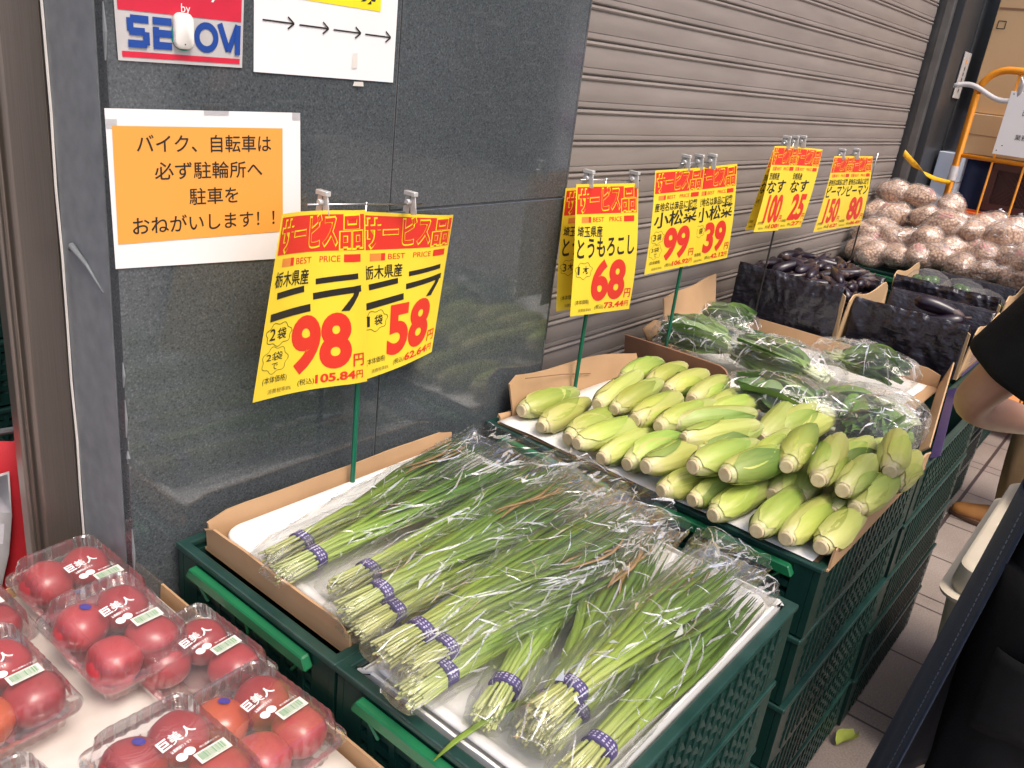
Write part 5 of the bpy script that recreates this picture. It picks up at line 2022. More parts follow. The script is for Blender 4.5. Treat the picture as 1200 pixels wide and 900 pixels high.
ring('t', W * 0.50, y0 + hh / 2, hh * 0.27, hh * 0.5, 35, 325)
ring('b', W * 0.685, y0 + hh / 2, hh * 0.28, hh * 0.5, 0, 360, 36)
xm = W * 0.795
for (a, b) in (((xm, y0 + hh), (xm + lw * 0.42, y0 + hh * 0.10)), ((xm + lw * 0.42, y0 + hh * 0.10), (xm + lw * 0.85, y0 + hh))):
    s.stroke('b', (a, b), hh * 0.22, 0.0004 if a[1] > b[1] else 0.0012)
s.rect('b', xm + lw * 0.72, xm + lw * 0.98, y0, y0 + hh, 0.0018)
art(root, fn, W, H, s, {'r': ('red_band', M['crimson']), 'w': ('lettering', M['white_print']), 'b': ('blue_letters', M['blue_print']), 't': ('teal_letter', M['teal_print'])})
# white plastic tag stuck over it
p = fn(0.485, 0.041 / H, 0.0)
tg = thing('plastic_tag', 'small white rounded plastic tag stuck over the middle of the security sticker', 'tag', p)
g = MB()
rg = []
for (sc, yy) in ((0.92, -0.003), (1.0, -0.0045), (1.0, -0.009), (0.94, -0.0105)):
    ringp = []
    for qx, qz, a0 in ((1, 1, 0), (-1, 1, 90), (-1, -1, 180), (1, -1, 270)):
        for k in range(7):
            a = R(a0 + 90 * k / 6)
            ringp.append((sc * (qx * 0.004 + 0.0095 * math.cos(a)), yy, sc * (qz * 0.0125 + 0.0095 * math.sin(a))))
    rg.append(ringp)
g.rings(rg, True, True)
g.build('shell', M['white_plastic'], tg, True, None, 50)
g = MB()
g.tube([(0, -0.0104, -0.016), (0, -0.0112, -0.016)], 0.0008, 8)
g.build('pin_hole', M['ink'], tg)

# arrow notice
c = [(0.754, 1.094, 1.577), (1.022, 1.094, 1.609), (1.022, 1.094, 1.483), (0.754, 1.094, 1.484)]
TL, TR, BR, BL = [Vector(p) for p in c]
TL2, TR2 = BL + (TL - BL).normalized() * 0.30, BR + (TR - BR).normalized() * 0.30
root, fn, W, H = paper('arrow_notice', 'white sheet with a yellow band and four black arrows on the pillar', 'notice', (TL2, TR2, BR, BL), M['paper'])
s = Sign2D()
s.rect('y', W * 0.035, W * 0.865, 0.104, 0.175, 0.0)
s.text('k', '駐輪場', W * 0.10, 0.112, 0.052, W * 0.76, bold=0.012, w=0.0004)
for k in range(4):
    x0 = W * (0.05 + 0.235 * k)
    x1 = x0 + W * 0.20
    yv = 0.070 - 0.0005 * k
    s.stroke('k', ((x0, yv), (x1, yv)), 0.0022, 0.0004)
    s.stroke('k', ((x1 - 0.011, yv + 0.008), (x1, yv), (x1 - 0.011, yv - 0.008)), 0.0024, 0.0007)
art(root, fn, W, H, s, {'y': ('yellow_band', M['yellow']), 'k': ('lettering', M['ink'])})
for (u, v, du, dv) in ((0.685 * W, 0.028, 0.011, 0.024), (0.72 * W, -0.006, 0.022, 0.007)):
    g = MB()
    g.add([fn((u + a * du) / W, (v + b * dv) / H, 0.0022) for a, b in ((-.5, -.5), (.5, -.45), (.45, .5), (-.4, .42))], [(0, 1, 2, 3)])
    g.build('old_tape', M['sticker_paper'], root)

# ================================================================== price cards
CW_, CH_ = 0.21, 0.297
def card_map(c, curl):
    TL, TR, BR, BL = [Vector(p) for p in c]
    nrm = (TR - TL).cross(TL - BL).normalized()
    if nrm.y > 0:
        nrm = -nrm
    def fn(u, v, w):
        s, t = u / CW_, v / CH_
        p = BL * (1 - s) * (1 - t) + BR * s * (1 - t) + TR * s * t + TL * (1 - s) * t
        b = curl(s, t)
        return p + nrm * (w + b)
    return fn
def price_card(label, corners, origin, prod, price, tax, unit, unit2=None, curl=lambda s, t: 0.0, pw=None, prod_w=0.19, ow=0.08, group='yellow price cards', blank=False, prod_bold=0.02):
    cen = Vector((0, 0, 0))
    root = thing('price_card', label, 'price card', (0, 0, 0), 0, group)
    fn = card_map(corners, curl)
    n = 20
    g = MB()
    g.sheet([[fn(CW_ * j / n, CH_ * i / n, 0) for j in range(n + 1)] for i in range(n + 1)], 0.0004)
    g.build('card', M['paper_yellow'], root, True, None, 60)
    s = Sign2D()
    s.rect('r', 0.004, 0.206, 0.233, 0.291, 0.0004, 8)
    for (tx, u, wd) in (('サービス', 0.008, 0.138), ('品', 0.150, 0.052)):
        s.text('y', tx, u - 0.001, 0.2325, 0.0585, wd + 0.002, bold=0.045, w=0.0007, slant=0.04)
        s.text('r2', tx, u + 0.0015, 0.2360, 0.0515, wd - 0.003, bold=0.018, w=0.0010, slant=0.04)
    s.rect('r', 0.160, 0.196, 0.2135, 0.2265, 0.0004)
    s.rect('r', 0.042, 0.050, 0.2135, 0.2265, 0.0004)
    s.rect('f', 0.020, 0.042, 0.2135, 0.2265, 0.0004)
    s.text('r', 'BEST', 0.056, 0.2150, 0.0100, 0.036, bold=0.0, w=0.0006)
    s.text('r', 'PRICE', 0.110, 0.2150, 0.0100, 0.043, bold=0.0, w=0.0006)
    s.text('k', origin, 0.008, 0.181, 0.0255, ow, bold=0.014, w=0.0006)
    if prod == 'ニラ':
        for (a, b, wd) in (((0.018, 0.168), (0.080, 0.174), 0.0105), ((0.010, 0.134), (0.096, 0.142), 0.0125), ((0.104, 0.184), (0.190, 0.190), 0.0095), ((0.100, 0.160), (0.197, 0.169), 0.011)):
            s.stroke('k', (a, b), wd, 0.0006)
        s.poly('k', [(0.197, 0.174), (0.186, 0.174), (0.178, 0.157), (0.156, 0.132), (0.172, 0.132), (0.190, 0.157)], [(0, 1, 2, 3, 4, 5)], 0.0009)
    else:
        s.text('k', prod, 0.009, 0.133, 0.045, prod_w, bold=prod_bold, w=0.0006, slant=0.03)
    if price:
        pw = pw or (0.058 * len(price))
        s.text('p', price, 0.061 if len(price) == 2 else 0.045, 0.030, 0.100, pw, bold=0.042, w=0.0006)
        s.text('p', '円', 0.180, 0.032, 0.023, bold=0.015, w=0.0008)
        s.text('p', tax, 0.112, 0.0095, 0.0155, 0.072, bold=0.035, w=0.0006)
        s.text('p', '円', 0.186, 0.0095, 0.0145, bold=0.012, w=0.0008)
    if unit:
        bub = [(0.033 + (0.026 + 0.0022 * math.sin(7 * a)) * math.cos(a), 0.106 + (0.018 + 0.0022 * math.sin(7 * a)) * math.sin(a)) for a in [2 * math.pi * k / 42 for k in range(42)]]
        s.stroke('k2', bub, 0.0009, 0.0006, True)
        s.text('k', unit[0], 0.014, 0.097, 0.019, 0.012 if unit[0] != '1' else 0.006, bold=0.01, w=0.0006)
        s.text('k', unit[1], 0.030, 0.097, 0.019, 0.019, bold=0.012, w=0.0006)
    if unit2:
        bub = [(0.031 + (0.025 + 0.0022 * math.sin(7 * a + 1)) * math.cos(a), 0.064 + (0.021 + 0.0024 * math.sin(7 * a + 1)) * math.sin(a)) for a in [2 * math.pi * k / 42 for k in range(42)]]
        s.stroke('k2', bub, 0.0007, 0.0006, True)
        s.text('k2', unit2[:2], 0.013, 0.063, 0.014, 0.033, bold=0.0, w=0.0006)
        s.text('k2', unit2[2:], 0.026, 0.048, 0.011, 0.012, bold=0.0, w=0.0006)
    s.text('k', '(本体価格)', 0.012, 0.024, 0.0135, 0.046, bold=0.0, w=0.0006)
    s.text('k', '(税込)', 0.080, 0.0090, 0.0125, 0.030, bold=0.0, w=0.0006)
    s.text('g', '消費税率8%', 0.024, 0.0075, 0.0080, 0.044, w=0.0006)
    cuts = [CW_ * k / 14 for k in range(1, 14)]
    s.build(fn, {'r': ('red_print', M['red']), 'y': ('banner_outline', M['yellow']), 'r2': ('banner_lettering', M['red']), 'f': ('faded_print', M['red_soft']), 'k': ('black_lettering', M['ink']),
                 'k2': ('thin_lettering', M['ink']), 'p': ('price', M['red']), 'g': ('small_print', M['ink_grey'])}, root, cuts)
    return root
def curl_l(a=0.02, b=0.01):
    return lambda s, t: a * max(0, 0.45 - s) ** 2 * (0.3 - t) * 2.0 - b * math.sin(math.pi * s)
price_card('yellow price card reading 98, in front of the grey stone pillar', [(0.723, 0.985, 1.306), (0.911, 1.02, 1.293), (0.936, 1.02, 0.993), (0.669, 0.962, 1.038)], '栃木県産', 'ニラ', '98', '105.84', '2袋', '2袋で', lambda s, t: -0.012 * math.sin(math.pi * min(1, s * 1.15)) + 0.010 * (1 - s) ** 3 * (t - 0.5))
price_card('yellow price card reading 58, its outer top corner curling back', [(0.907, 1.032, 1.289), (1.203, 1.075, 1.252), (1.125, 1.05, 1.001), (0.934, 1.032, 0.99)], '栃木県産', 'ニラ', '58', '62.64', '1袋', None, lambda s, t: -0.02 * max(0, s - 0.55) ** 2 * (1.2 * t) * 4 + 0.006 * math.sin(math.pi * s) * (1 - t))
price_card('yellow price card for sweetcorn reading 68, in front of another card', [(1.506, 1.03, 1.31), (1.714, 1.0, 1.31), (1.762, 1.0, 1.004), (1.531, 1.015, 1.017)], '埼玉県産', 'とうもろこし', '68', '73.44', '1本', None, lambda s, t: 0.006 * math.sin(math.pi * t * 1.2) * (0.4 + s))
price_card('yellow price card mostly hidden behind the 68 card', [(1.546, 1.085, 1.29), (1.725, 1.04, 1.3), (1.785, 1.045, 1.004), (1.554, 1.07, 1.01)], '埼玉県産', 'とうもろこし', '', '', '3本', None, lambda s, t: -0.006 * math.sin(math.pi * t))
price_card('yellow price card reading 39, right of and behind the 99 card', [(2.033, 1.025, 1.335), (2.207, 1.0, 1.345), (2.269, 1.0, 1.08), (2.074, 1.02, 1.072)], '産地名は商品に記載', '小松菜', '39', '42.12', '1袋', None, lambda s, t: 0.006 * math.sin(math.pi * t), ow=0.185)
price_card('yellow price card reading 99 above the bagged greens', [(1.809, 1.02, 1.333), (2.02, 1.0, 1.34), (2.061, 1.0, 1.083), (1.826, 1.01, 1.08)], '産地名は商品に記載', '小松菜', '99', '106.92', '3袋', '3袋で', lambda s, t: 0.005 * math.sin(math.pi * t) * (1 - s), ow=0.185)
price_card('yellow price card in shade behind the 100 card over the eggplants', [(2.549, 1.05, 1.371), (2.595, 1.02, 1.383), (2.513, 1.01, 1.143), (2.447, 1.04, 1.137)], '茨城県産', 'なす', '', '', '4本', None, lambda s, t: 0.0, prod_w=0.13)
price_card('yellow price card reading 100 over the heaped eggplants', [(2.458, 1.01, 1.39), (2.649, 1.01, 1.387), (2.607, 1.0, 1.133), (2.393, 0.99, 1.146)], '茨城県産', 'なす', '100', '108', '', None, lambda s, t: 0.004 * math.sin(math.pi * t), pw=0.13, prod_w=0.15)
price_card('yellow price card reading 25 over the heaped eggplants', [(2.644, 1.016, 1.386), (2.853, 1.01, 1.378), (2.793, 1.0, 1.13), (2.6, 1.006, 1.135)], '茨城県産', 'なす', '25', '27', '', None, lambda s, t: 0.006 * math.sin(math.pi * t), prod_w=0.15)
price_card('yellow price card reading 150 in front of the tan bags', [(2.981, 1.01, 1.355), (3.184, 1.01, 1.353), (3.16, 1.0, 1.096), (2.898, 0.99, 1.106)], '産地名は商品に記載', 'ピーマン', '150', '162', '', None, lambda s, t: 0.004 * math.sin(math.pi * t), pw=0.13, ow=0.185)
price_card('yellow price card reading 80, rightmost of all the price cards', [(3.175, 1.016, 1.352), (3.398, 1.01, 1.35), (3.433, 1.0, 1.089), (3.16, 1.006, 1.095)], '産地名は商品に記載', 'ピーマン', '80', '86.40', '', None, lambda s, t: 0.008 * math.sin(math.pi * t), ow=0.185)

# ---- the stands that carry them
BARS = [
    (0.805, 1.03, 1.305),
    (1.049, 1.03, 1.293),
    (1.524, 1.035, 1.318),
    (1.729, 1.01, 1.314),
    (1.929, 1.02, 1.347),
    (2.072, 1.0, 1.352),
    (2.529, 1.015, 1.397),
    (2.676, 1.01, 1.4),
    (3.036, 1.015, 1.357),
    (3.216, 1.01, 1.358),
]
POLES = [(0.937, 1.045, 0.979), (1.644, 1.045, 0.982), (2.086, 1.045, 1.045), (2.677, 1.04, 1.091), (3.528, 1.03, 1.02)]
def stand(label, a, b, pole, zb, m, nclip=2, small=False):
    root = thing('card_stand', label, 'card stand', (pole[0], pole[1], zb), 0, 'pole stands for the price cards')
    o = Vector((pole[0], pole[1], zb))
    a, b = Vector(a) - o, Vector(b) - o
    mid = Vector((0, 0, (a.z + b.z) / 2))
    g = MB()
    g.tube([(0, 0, 0), (0, 0, (mid.z) * 0.62)], 0.0048 if not small else 0.003, 10)
    g.tube([(0, 0, mid.z * 0.62 + 0.0006), (0, 0, mid.z * 0.62 + 0.03)], 0.0062 if not small else 0.004, 10)
    g.build('pole', m, root, True, None, 40)
    g = MB()
    g.tube([(0, 0, mid.z * 0.62), (0, 0.004, mid.z * 0.9), (0.0, 0.002, mid.z)], 0.0022, 8)
    g.build('rod', M['wire'], root, True)
    g = MB()
    g.tube([tuple(a), tuple(a * 0.5 + b * 0.5 + Vector((0, 0.002, 0))), tuple(b)], 0.0016, 8)
    g.build('bar', M['wire'], root, True)
    d = (b - a)
    for k in range(nclip):
        f = 0.12 + 0.76 * k / max(1, nclip - 1)
        p = a + d * f
        g = MB()
        g.bar(p + Vector((0, -0.010, -0.016)), p + Vector((0, -0.004, 0.016)), 0.014, 0.0025, up=(1, 0, 0))
        g.bar(p + Vector((0, 0.010, -0.016)), p + Vector((0, 0.004, 0.016)), 0.014, 0.0025, up=(1, 0, 0))
        g.tube([p + Vector((-0.009, 0, 0.004)), p + Vector((0.009, 0, 0.004))], 0.005, 10)
        g.box(p.x - 0.005, p.x + 0.005, p.y - 0.013, p.y + 0.013, p.z + 0.014, p.z + 0.022)
        cl = g.build('clip', M['clip'], root, True, None, 40)
        bev(cl, 0.001, 1)
    return root
stand('green pole stand carrying the 98 and 58 cards, standing in the leek tray', BARS[0], BARS[1], POLES[0], 0.775, M['pole'])
stand('green pole stand carrying the sweetcorn 68 card behind the corn', BARS[2], BARS[3], POLES[1], 0.79, M['pole'])
stand('green pole stand carrying the 99 and 39 cards by the tall cardboard flap', BARS[4], BARS[5], POLES[2], 0.78, M['pole'], 3)
stand('thin dark stand carrying the 100 and 25 cards in the eggplant box', BARS[6], BARS[7], POLES[3], 0.83, M['ink'], 3, True)
stand('thin dark stand carrying the 150 and 80 cards before the tan bags', BARS[8], BARS[9], POLES[4], 0.79, M['ink'], 2, True)
# ================================================================== trolley, cartons and trays at the far right
def carton(label, x0, x1, y0, y1, z0, z1, m, marks=False):
    root = thing('cardboard_box', label, 'cardboard box', ((x0 + x1) / 2, (y0 + y1) / 2, z0))
    hx, hy, h = (x1 - x0) / 2, (y1 - y0) / 2, z1 - z0
    g = MB()
    g.box(-hx, hx, -hy, hy, 0, h)
    o = bev(g.build('body', m, root), 0.004, 2)
    g = MB()
    g.box(-hx - 0.0015, -hx - 0.0005, -hy * 0.98, hy * 0.98, h * 0.485, h * 0.495)
    g.box(-hx * 0.98, hx * 0.98, -hy - 0.0015, -hy - 0.0005, h * 0.485, h * 0.495)
    g.build('seam', M['card_brown'], root)
    if marks:
        s = Sign2D()
        for (u, v) in ((0.10, 0.62), (0.02, 0.40)):
            s.stroke('k', [(u, v), (u + 0.035, v), (u + 0.035, v + 0.035), (u, v + 0.035)], 0.004, 0.0006, True)
        s.stroke('k', [(0.135, 0.6375), (0.19, 0.6375)], 0.003)
        s.rect('p', 0.19, 0.30, 0.60, 0.68, 0.0004)
        s.rect('k', 0.20, 0.225, 0.61, 0.67, 0.0008)
        for q in range(3):
            s.rect('k', 0.235, 0.285, 0.615 + q * 0.02, 0.622 + q * 0.02, 0.0008)
        s.build(lambda u, v, w: (-hx - 0.002 - w, hy - u, v), {'k': ('print', M['ink']), 'p': ('paper_label', M['paper'])}, root)
    return root
carton('large plain cardboard carton at the top right behind the orange rail', 5.04, 5.62, 0.42, 1.09, 1.545, 2.55, M['card_far'], True)
carton('lower cardboard carton behind the white board of the trolley', 4.98, 5.60, 0.40, 1.07, 1.345, 1.542, M['card_far'])
carton('pale blue and white carton at the foot of the trolley rail', 4.92, 5.10, 1.02, 1.14, 1.06, 1.34, M['blue_white'])
# navy sheet hanging under the cartons
g = MB()
rw = []
for i in range(12):
    z = 0.45 + 0.87 * i / 11
    rw.append([(5.06 + 0.02 * math.sin(j * 1.1 + i * 0.2), 1.08 - 0.80 * j / 24, z) for j in range(25)])
g.sheet(rw, 0.004)
sh = thing('navy_sheet', 'navy sheet hanging behind the maroon crate on the trolley', 'sheet', (0, 0, 0))
g.build('cloth', M['blue_cloth'], sh, True)
carton('plain carton under the navy sheet on the trolley', 5.10, 5.58, 0.40, 1.06, 0.40, 1.34, M['card_far'])
# trolley cage
TX, TY0, TY1 = 4.80, 1.02, 0.25
tr = thing('cage_trolley', 'orange tube cage trolley with a white board tied to its end', 'trolley', (TX, 0.62, 0))
g = MB()
pts = [(0, TY0 - 0.62, 0.12), (0, TY0 - 0.62, 1.63)]
for k in range(9):
    a = math.pi / 2 * k / 8
    pts.append((0, TY0 - 0.62 - 0.12 * (1 - math.cos(a)), 1.63 + 0.12 * math.sin(a)))
pts += [(0, TY1 - 0.62 + 0.12, 1.75)]
for k in range(9):
    a = math.pi / 2 * k / 8
    pts.append((0, TY1 - 0.62 + 0.12 - 0.12 * math.sin(a), 1.63 + 0.12 * math.cos(a)))
pts += [(0, TY1 - 0.62, 0.12)]
g.tube(pts, 0.017, 12)
g.build('end_frame', M['orange_metal'], tr, True)
for z in (1.34, 0.9, 0.5):
    g = MB()
    g.tube([(0, TY0 - 0.63, z), (0, TY1 - 0.61, z)], 0.011, 8)
    g.build('cross_rail', M['orange_metal'], tr, True)
for y in (0.86, 0.72, 0.56, 0.40):
    g = MB()
    g.tube([(0.0, y - 0.62, 0.14), (0.0, y - 0.62, 1.752)], 0.0055, 8)
    g.build('upright_bar', M['orange_metal'], tr, True)
g = MB()
g.box(-0.02, 0.8, -0.40, 0.40, 0.10, 0.14)
bev(g.build('deck', M['orange_metal'], tr), 0.004)
for (x, y) in ((0.06, -0.34), (0.06, 0.34), (0.72, -0.34), (0.72, 0.34)):
    g = MB()
    g.tube([(x, y - 0.016, 0.05), (x, y + 0.016, 0.05)], 0.049, 20)
    g.box(x - 0.02, x + 0.02, y - 0.022, y - 0.018, 0.05, 0.10)
    g.box(x - 0.02, x + 0.02, y + 0.018, y + 0.022, 0.05, 0.10)
    g.build('castor', M['ink'], tr, True, None, 40)
nb = thing('notice_board', 'white board with black writing tied to the orange trolley rail', 'notice board', (TX - 0.022, 0.870, 1.37))
g = MB()
g.box(-0.004, 0, -0.36, 0.0, 0.0, 0.29)
bev(g.build('board', M['paper'], nb), 0.001, 1)
s = Sign2D()
for q, tx in enumerate(('面分', '板', '業務')):
    s.text('k', tx, 0.075 + (0.025 if len(tx) == 1 else 0), 0.185 - 0.055 * q, 0.026, bold=0.0)
for (u, v) in ((0.012, 0.275), (0.012, 0.015), (0.03, 0.04)):
    s.rect('k', u, u + 0.005, v, v + 0.005)
s.build(lambda u, v, w: (-0.0042 - w, -u, v), {'k': ('lettering', M['ink'])}, nb)
wt = thing('white_tape', 'white tape tied round the orange rail in front of the carton', 'tape', (TX, 1.02, 1.655))
g = MB()
rw = [[(-0.02 + 0.004 * math.sin(j * 0.9), 0.11 - 0.30 * j / 14, -0.012 + 0.024 * i + 0.02 * math.sin(j * 0.45) - (0.03 * (j / 14))) for j in range(15)] for i in (0, 1)]
g.sheet(rw, 0.001)
g.tube([(-0.022, -0.18, -0.03), (-0.025, -0.19, 0.03), (-0.02, -0.175, 0.07)], [0.008, 0.014, 0.008], 8, flat=0.4)
g.build('strip', M['white_cloth'], wt, True)
wt = thing('white_tape', 'white tape wrapped round the orange rail above the pale blue carton', 'tape', (TX, 1.02, 1.25))
g = MB()
g.tube([(0, 0, -0.035), (0, 0, 0.035)], [0.0205, 0.0205], 14)
g.build('wrap', M['white_cloth'], wt, True, None, 40)
# maroon crate, orange tray on the trolley
mc = thing('plastic_crate', 'maroon lattice sided plastic crate on the orange tray of the trolley', 'crate', (4.93, 0.60, 1.09))
g = MB()
for z in (0.0, 0.20):
    g.box(-0.01, 0.01, -0.30, 0.27, z, z + 0.035)
for y in (-0.30, -0.02, 0.245):
    g.box(-0.0095, 0.0095, y, y + 0.03, 0.036, 0.199)
for k in range(26):
    y = -0.28 + 0.022 * k
    for sgn in (1, -1):
        y1 = y + sgn * 0.165
        if -0.30 < y1 < 0.275:
            g.bar((0.001 * sgn, y, 0.034), (0.001 * sgn, y1, 0.201), 0.005, 0.004)
g.build('lattice_side', M['brown_plastic'], mc)
g = MB()
g.box(0.02, 0.10, -0.28, 0.25, 0.0, 0.20)
g.build('inner_wall', M['brown_plastic'], mc)
ot = thing('orange_tray', 'bright orange plastic tray on the trolley behind the tan bags', 'tray', (4.90, 0.58, 0.84))
g = MB()
rg = [[(sx * a, sy * b, z) for sx, sy in ((-1, -1), (1, -1), (1, 1), (-1, 1))] for a, b, z in ((0.05, 0.34, 0.0), (0.07, 0.38, 0.20), (0.075, 0.39, 0.235), (0.065, 0.38, 0.24), (0.055, 0.36, 0.10))]
g.rings(rg, True, True)
bev(g.build('shell', M['orange_plastic'], ot), 0.01, 3)
# yellow strap
ys = thing('yellow_strap', 'yellow strap running from the shutter rail down to the trolley', 'strap', (0, 0, 0))
g = MB()
A, B = Vector((4.60, 1.17, 1.30)), Vector((4.78, 1.03, 1.215))
A = Vector((4.30, 1.145, 1.335)); B = Vector((4.77, 1.01, 1.205))
rows = []
for j in range(17):
    f = j / 16
    p = A.lerp(B, f) + Vector((0, 0, -0.03 * math.sin(math.pi * f)))
    tw = f * 3.4 + 0.4
    dv = Vector((0.0, -0.35 * math.sin(tw), 0.9 * math.cos(tw))).normalized() * (0.014 - 0.004 * f)
    rows.append([p - dv, p, p + dv])
g.sheet(rows, 0.001)
g.build('webbing', M['yellow_tape'], ys, True)
# white foam box in the bright gap past the lined boxes
fb = thing('foam_box', 'white foam box in the bright gap beyond the emptied eggplant box', 'foam box', (3.95, 0.46, 0.775))
g = MB()
rg = [[(sx * a, sy * b, z) for sx, sy in ((-1, -1), (1, -1), (1, 1), (-1, 1))] for a, b, z in ((0.15, 0.055, 0.0), (0.16, 0.06, 0.08), (0.15, 0.05, 0.08), (0.14, 0.045, 0.02))]
g.rings(rg, True, True)
bev(g.build('shell', M['foam'], fb), 0.006, 2)

# ================================================================== cream bin
bn = thing('cream_bin', 'cream plastic bin with a pebbled lid beside the shopper in black', 'bin', (2.30, -0.01, 0))
def rr2(hx, hy, r, z, n=6):
    pts = []
    for qx, qy, a0 in ((1, 1, 0), (-1, 1, 90), (-1, -1, 180), (1, -1, 270)):
        for k in range(n + 1):
            a = R(a0 + 90 * k / n)
            pts.append((qx * (hx - r) + r * math.cos(a), qy * (hy - r) + r * math.sin(a), z))
    return pts
g = MB()
g.rings([rr2(0.30, 0.145, 0.05, 0.0), rr2(0.335, 0.185, 0.05, 0.50), rr2(0.345, 0.195, 0.05, 0.515), rr2(0.352, 0.202, 0.05, 0.518), rr2(0.354, 0.204, 0.05, 0.527), rr2(0.345, 0.196, 0.05, 0.530)], True, True)
g.build('body', M['cream'], bn, True, None, 40)
g = MB()
g.rings([rr2(0.330, 0.182, 0.045, 0.529), rr2(0.334, 0.186, 0.045, 0.545), rr2(0.328, 0.180, 0.045, 0.592), rr2(0.318, 0.170, 0.04, 0.600)], True, True)
lid = g.build('lid', M['cream'], bn, True, None, 40)
rs = random.Random(5)
g = MB()
for k in range(260):
    x, y = rs.uniform(-0.30, 0.30), rs.uniform(-0.155, 0.155)
    r = rs.uniform(0.0015, 0.004)
    n = 6
    ring0 = [(x + r * math.cos(2 * math.pi * q / n), y + r * math.sin(2 * math.pi * q / n), 0.5995) for q in range(n)]
    ring1 = [(x + r * 0.5 * math.cos(2 * math.pi * q / n), y + r * 0.5 * math.sin(2 * math.pi * q / n), 0.5995 + 0.0018) for q in range(n)]
    g.rings([ring0, ring1], False, True)
g.build('pebbling', M['cream'], lid, True)
kb = thing('woven_bag', 'khaki woven bag lying on the cream bin lid', 'bag', (2.50, 0.04, 0.602), 0.2)
g = MB()
rg = []
for j in range(15):
    f = j / 14
    x = -0.16 + 0.32 * f
    e = math.sin(math.pi * min(0.97, max(0.03, f))) ** 0.5
    rg.append([(x, 0.10 * e * math.cos(a) , max(0.0, 0.062 + 0.07 * e * math.sin(a) + 0.006 * noise.noise(Vector((x * 20, a, 1))))) for a in [2 * math.pi * k / 22 for k in range(22)]])
g.rings(rg, True, True)
g.build('body', M['khaki_weave'], kb, True)
g = MB()
g.tube([(-0.10, 0.05, 0.11), (-0.08, 0.07, 0.17), (0.0, 0.075, 0.20), (0.08, 0.07, 0.17), (0.10, 0.05, 0.11)], 0.007, 8)
g.build('handle', M['khaki_weave'], kb, True)
# a scrap of leaf on the floor
g = MB()
rows, ts = [], []
for i in range(9):
    f = i / 8
    w = 0.022 * math.sin(math.pi * (0.1 + 0.8 * f))
    rows.append([(1.94 + 0.085 * f, 0.285 - 0.02 * f + w * s_, 0.006 + 0.014 * abs(s_) + 0.006 * math.sin(f * 5)) for s_ in (-1, -0.5, 0, 0.5, 1)])
    ts.append([0.25 + 0.1 * f] * 5)
g = MB()
g.grid(rows, ts)
tag(g.build('leaf_scrap', M['husk_leaf'], None, True), 'torn pale green leaf scrap lying on the floor tiles', 'leaf')

# ================================================================== people
def skin_obj(name, joints, edges, m, parent=None, sub=2, root_i=0):
    """one continuous surface grown round a skeleton: joints = [(pos, rx, ry)]"""
    me = bpy.data.meshes.new(name)
    me.from_pydata([j[0] for j in joints], edges, [])
    o = bpy.data.objects.new(name, me)
    COL.objects.link(o)
    md = o.modifiers.new('skin', 'SKIN')
    md.use_smooth_shade = True
    md.branch_smoothing = 0.6
    if not me.skin_vertices:
        me.skin_vertices.new()
    for i, j in enumerate(joints):
        sv = me.skin_vertices[0].data[i]
        sv.radius = (j[1], j[2])
        sv.use_root = (i == root_i)
    s = o.modifiers.new('subdiv', 'SUBSURF')
    s.levels = sub
    s.render_levels = sub
    me.materials.append(m)
    if parent:
        o.parent = parent
    return o
def chain(J, E, start, pts):
    """append a chain of (pos, rx, ry) joints, the first joined to index start"""
    p = start
    for q in pts:
        J.append(q)
        E.append((p, len(J) - 1))
        p = len(J) - 1
    return p
def hand(J, E, wrist, wi, fwd, side, up, s=1.0):
    """palm and five bent fingers from the wrist joint wi"""
    fwd, side, up = Vector(fwd).normalized(), Vector(side).normalized(), Vector(up).normalized()
    w = Vector(wrist)
    palm = chain(J, E, wi, [(w + fwd * 0.045 * s, 0.018 * s, 0.034 * s), (w + fwd * 0.080 * s, 0.014 * s, 0.036 * s)])
    base = w + fwd * 0.082 * s
    for k, (off, ln) in enumerate(((-0.030, 0.070), (-0.010, 0.082), (0.010, 0.076), (0.029, 0.058))):
        b = base + side * off * s
        chain(J, E, palm, [(b, 0.0095 * s, 0.0095 * s), (b + fwd * ln * 0.45 * s - up * 0.004, 0.0088 * s, 0.0088 * s), (b + fwd * ln * 0.72 * s - up * 0.018 * s, 0.008 * s, 0.008 * s), (b + fwd * ln * 0.86 * s - up * 0.034 * s, 0.0068 * s, 0.0068 * s)])
    t = w + fwd * 0.030 * s - side * 0.030 * s
    chain(J, E, wi, [(t, 0.012 * s, 0.012 * s), (t + fwd * 0.028 * s - side * 0.018 * s - up * 0.008, 0.010 * s, 0.010 * s), (t + fwd * 0.055 * s - side * 0.014 * s - up * 0.022 * s, 0.008 * s, 0.008 * s)])

def V(*a): return Vector(a)

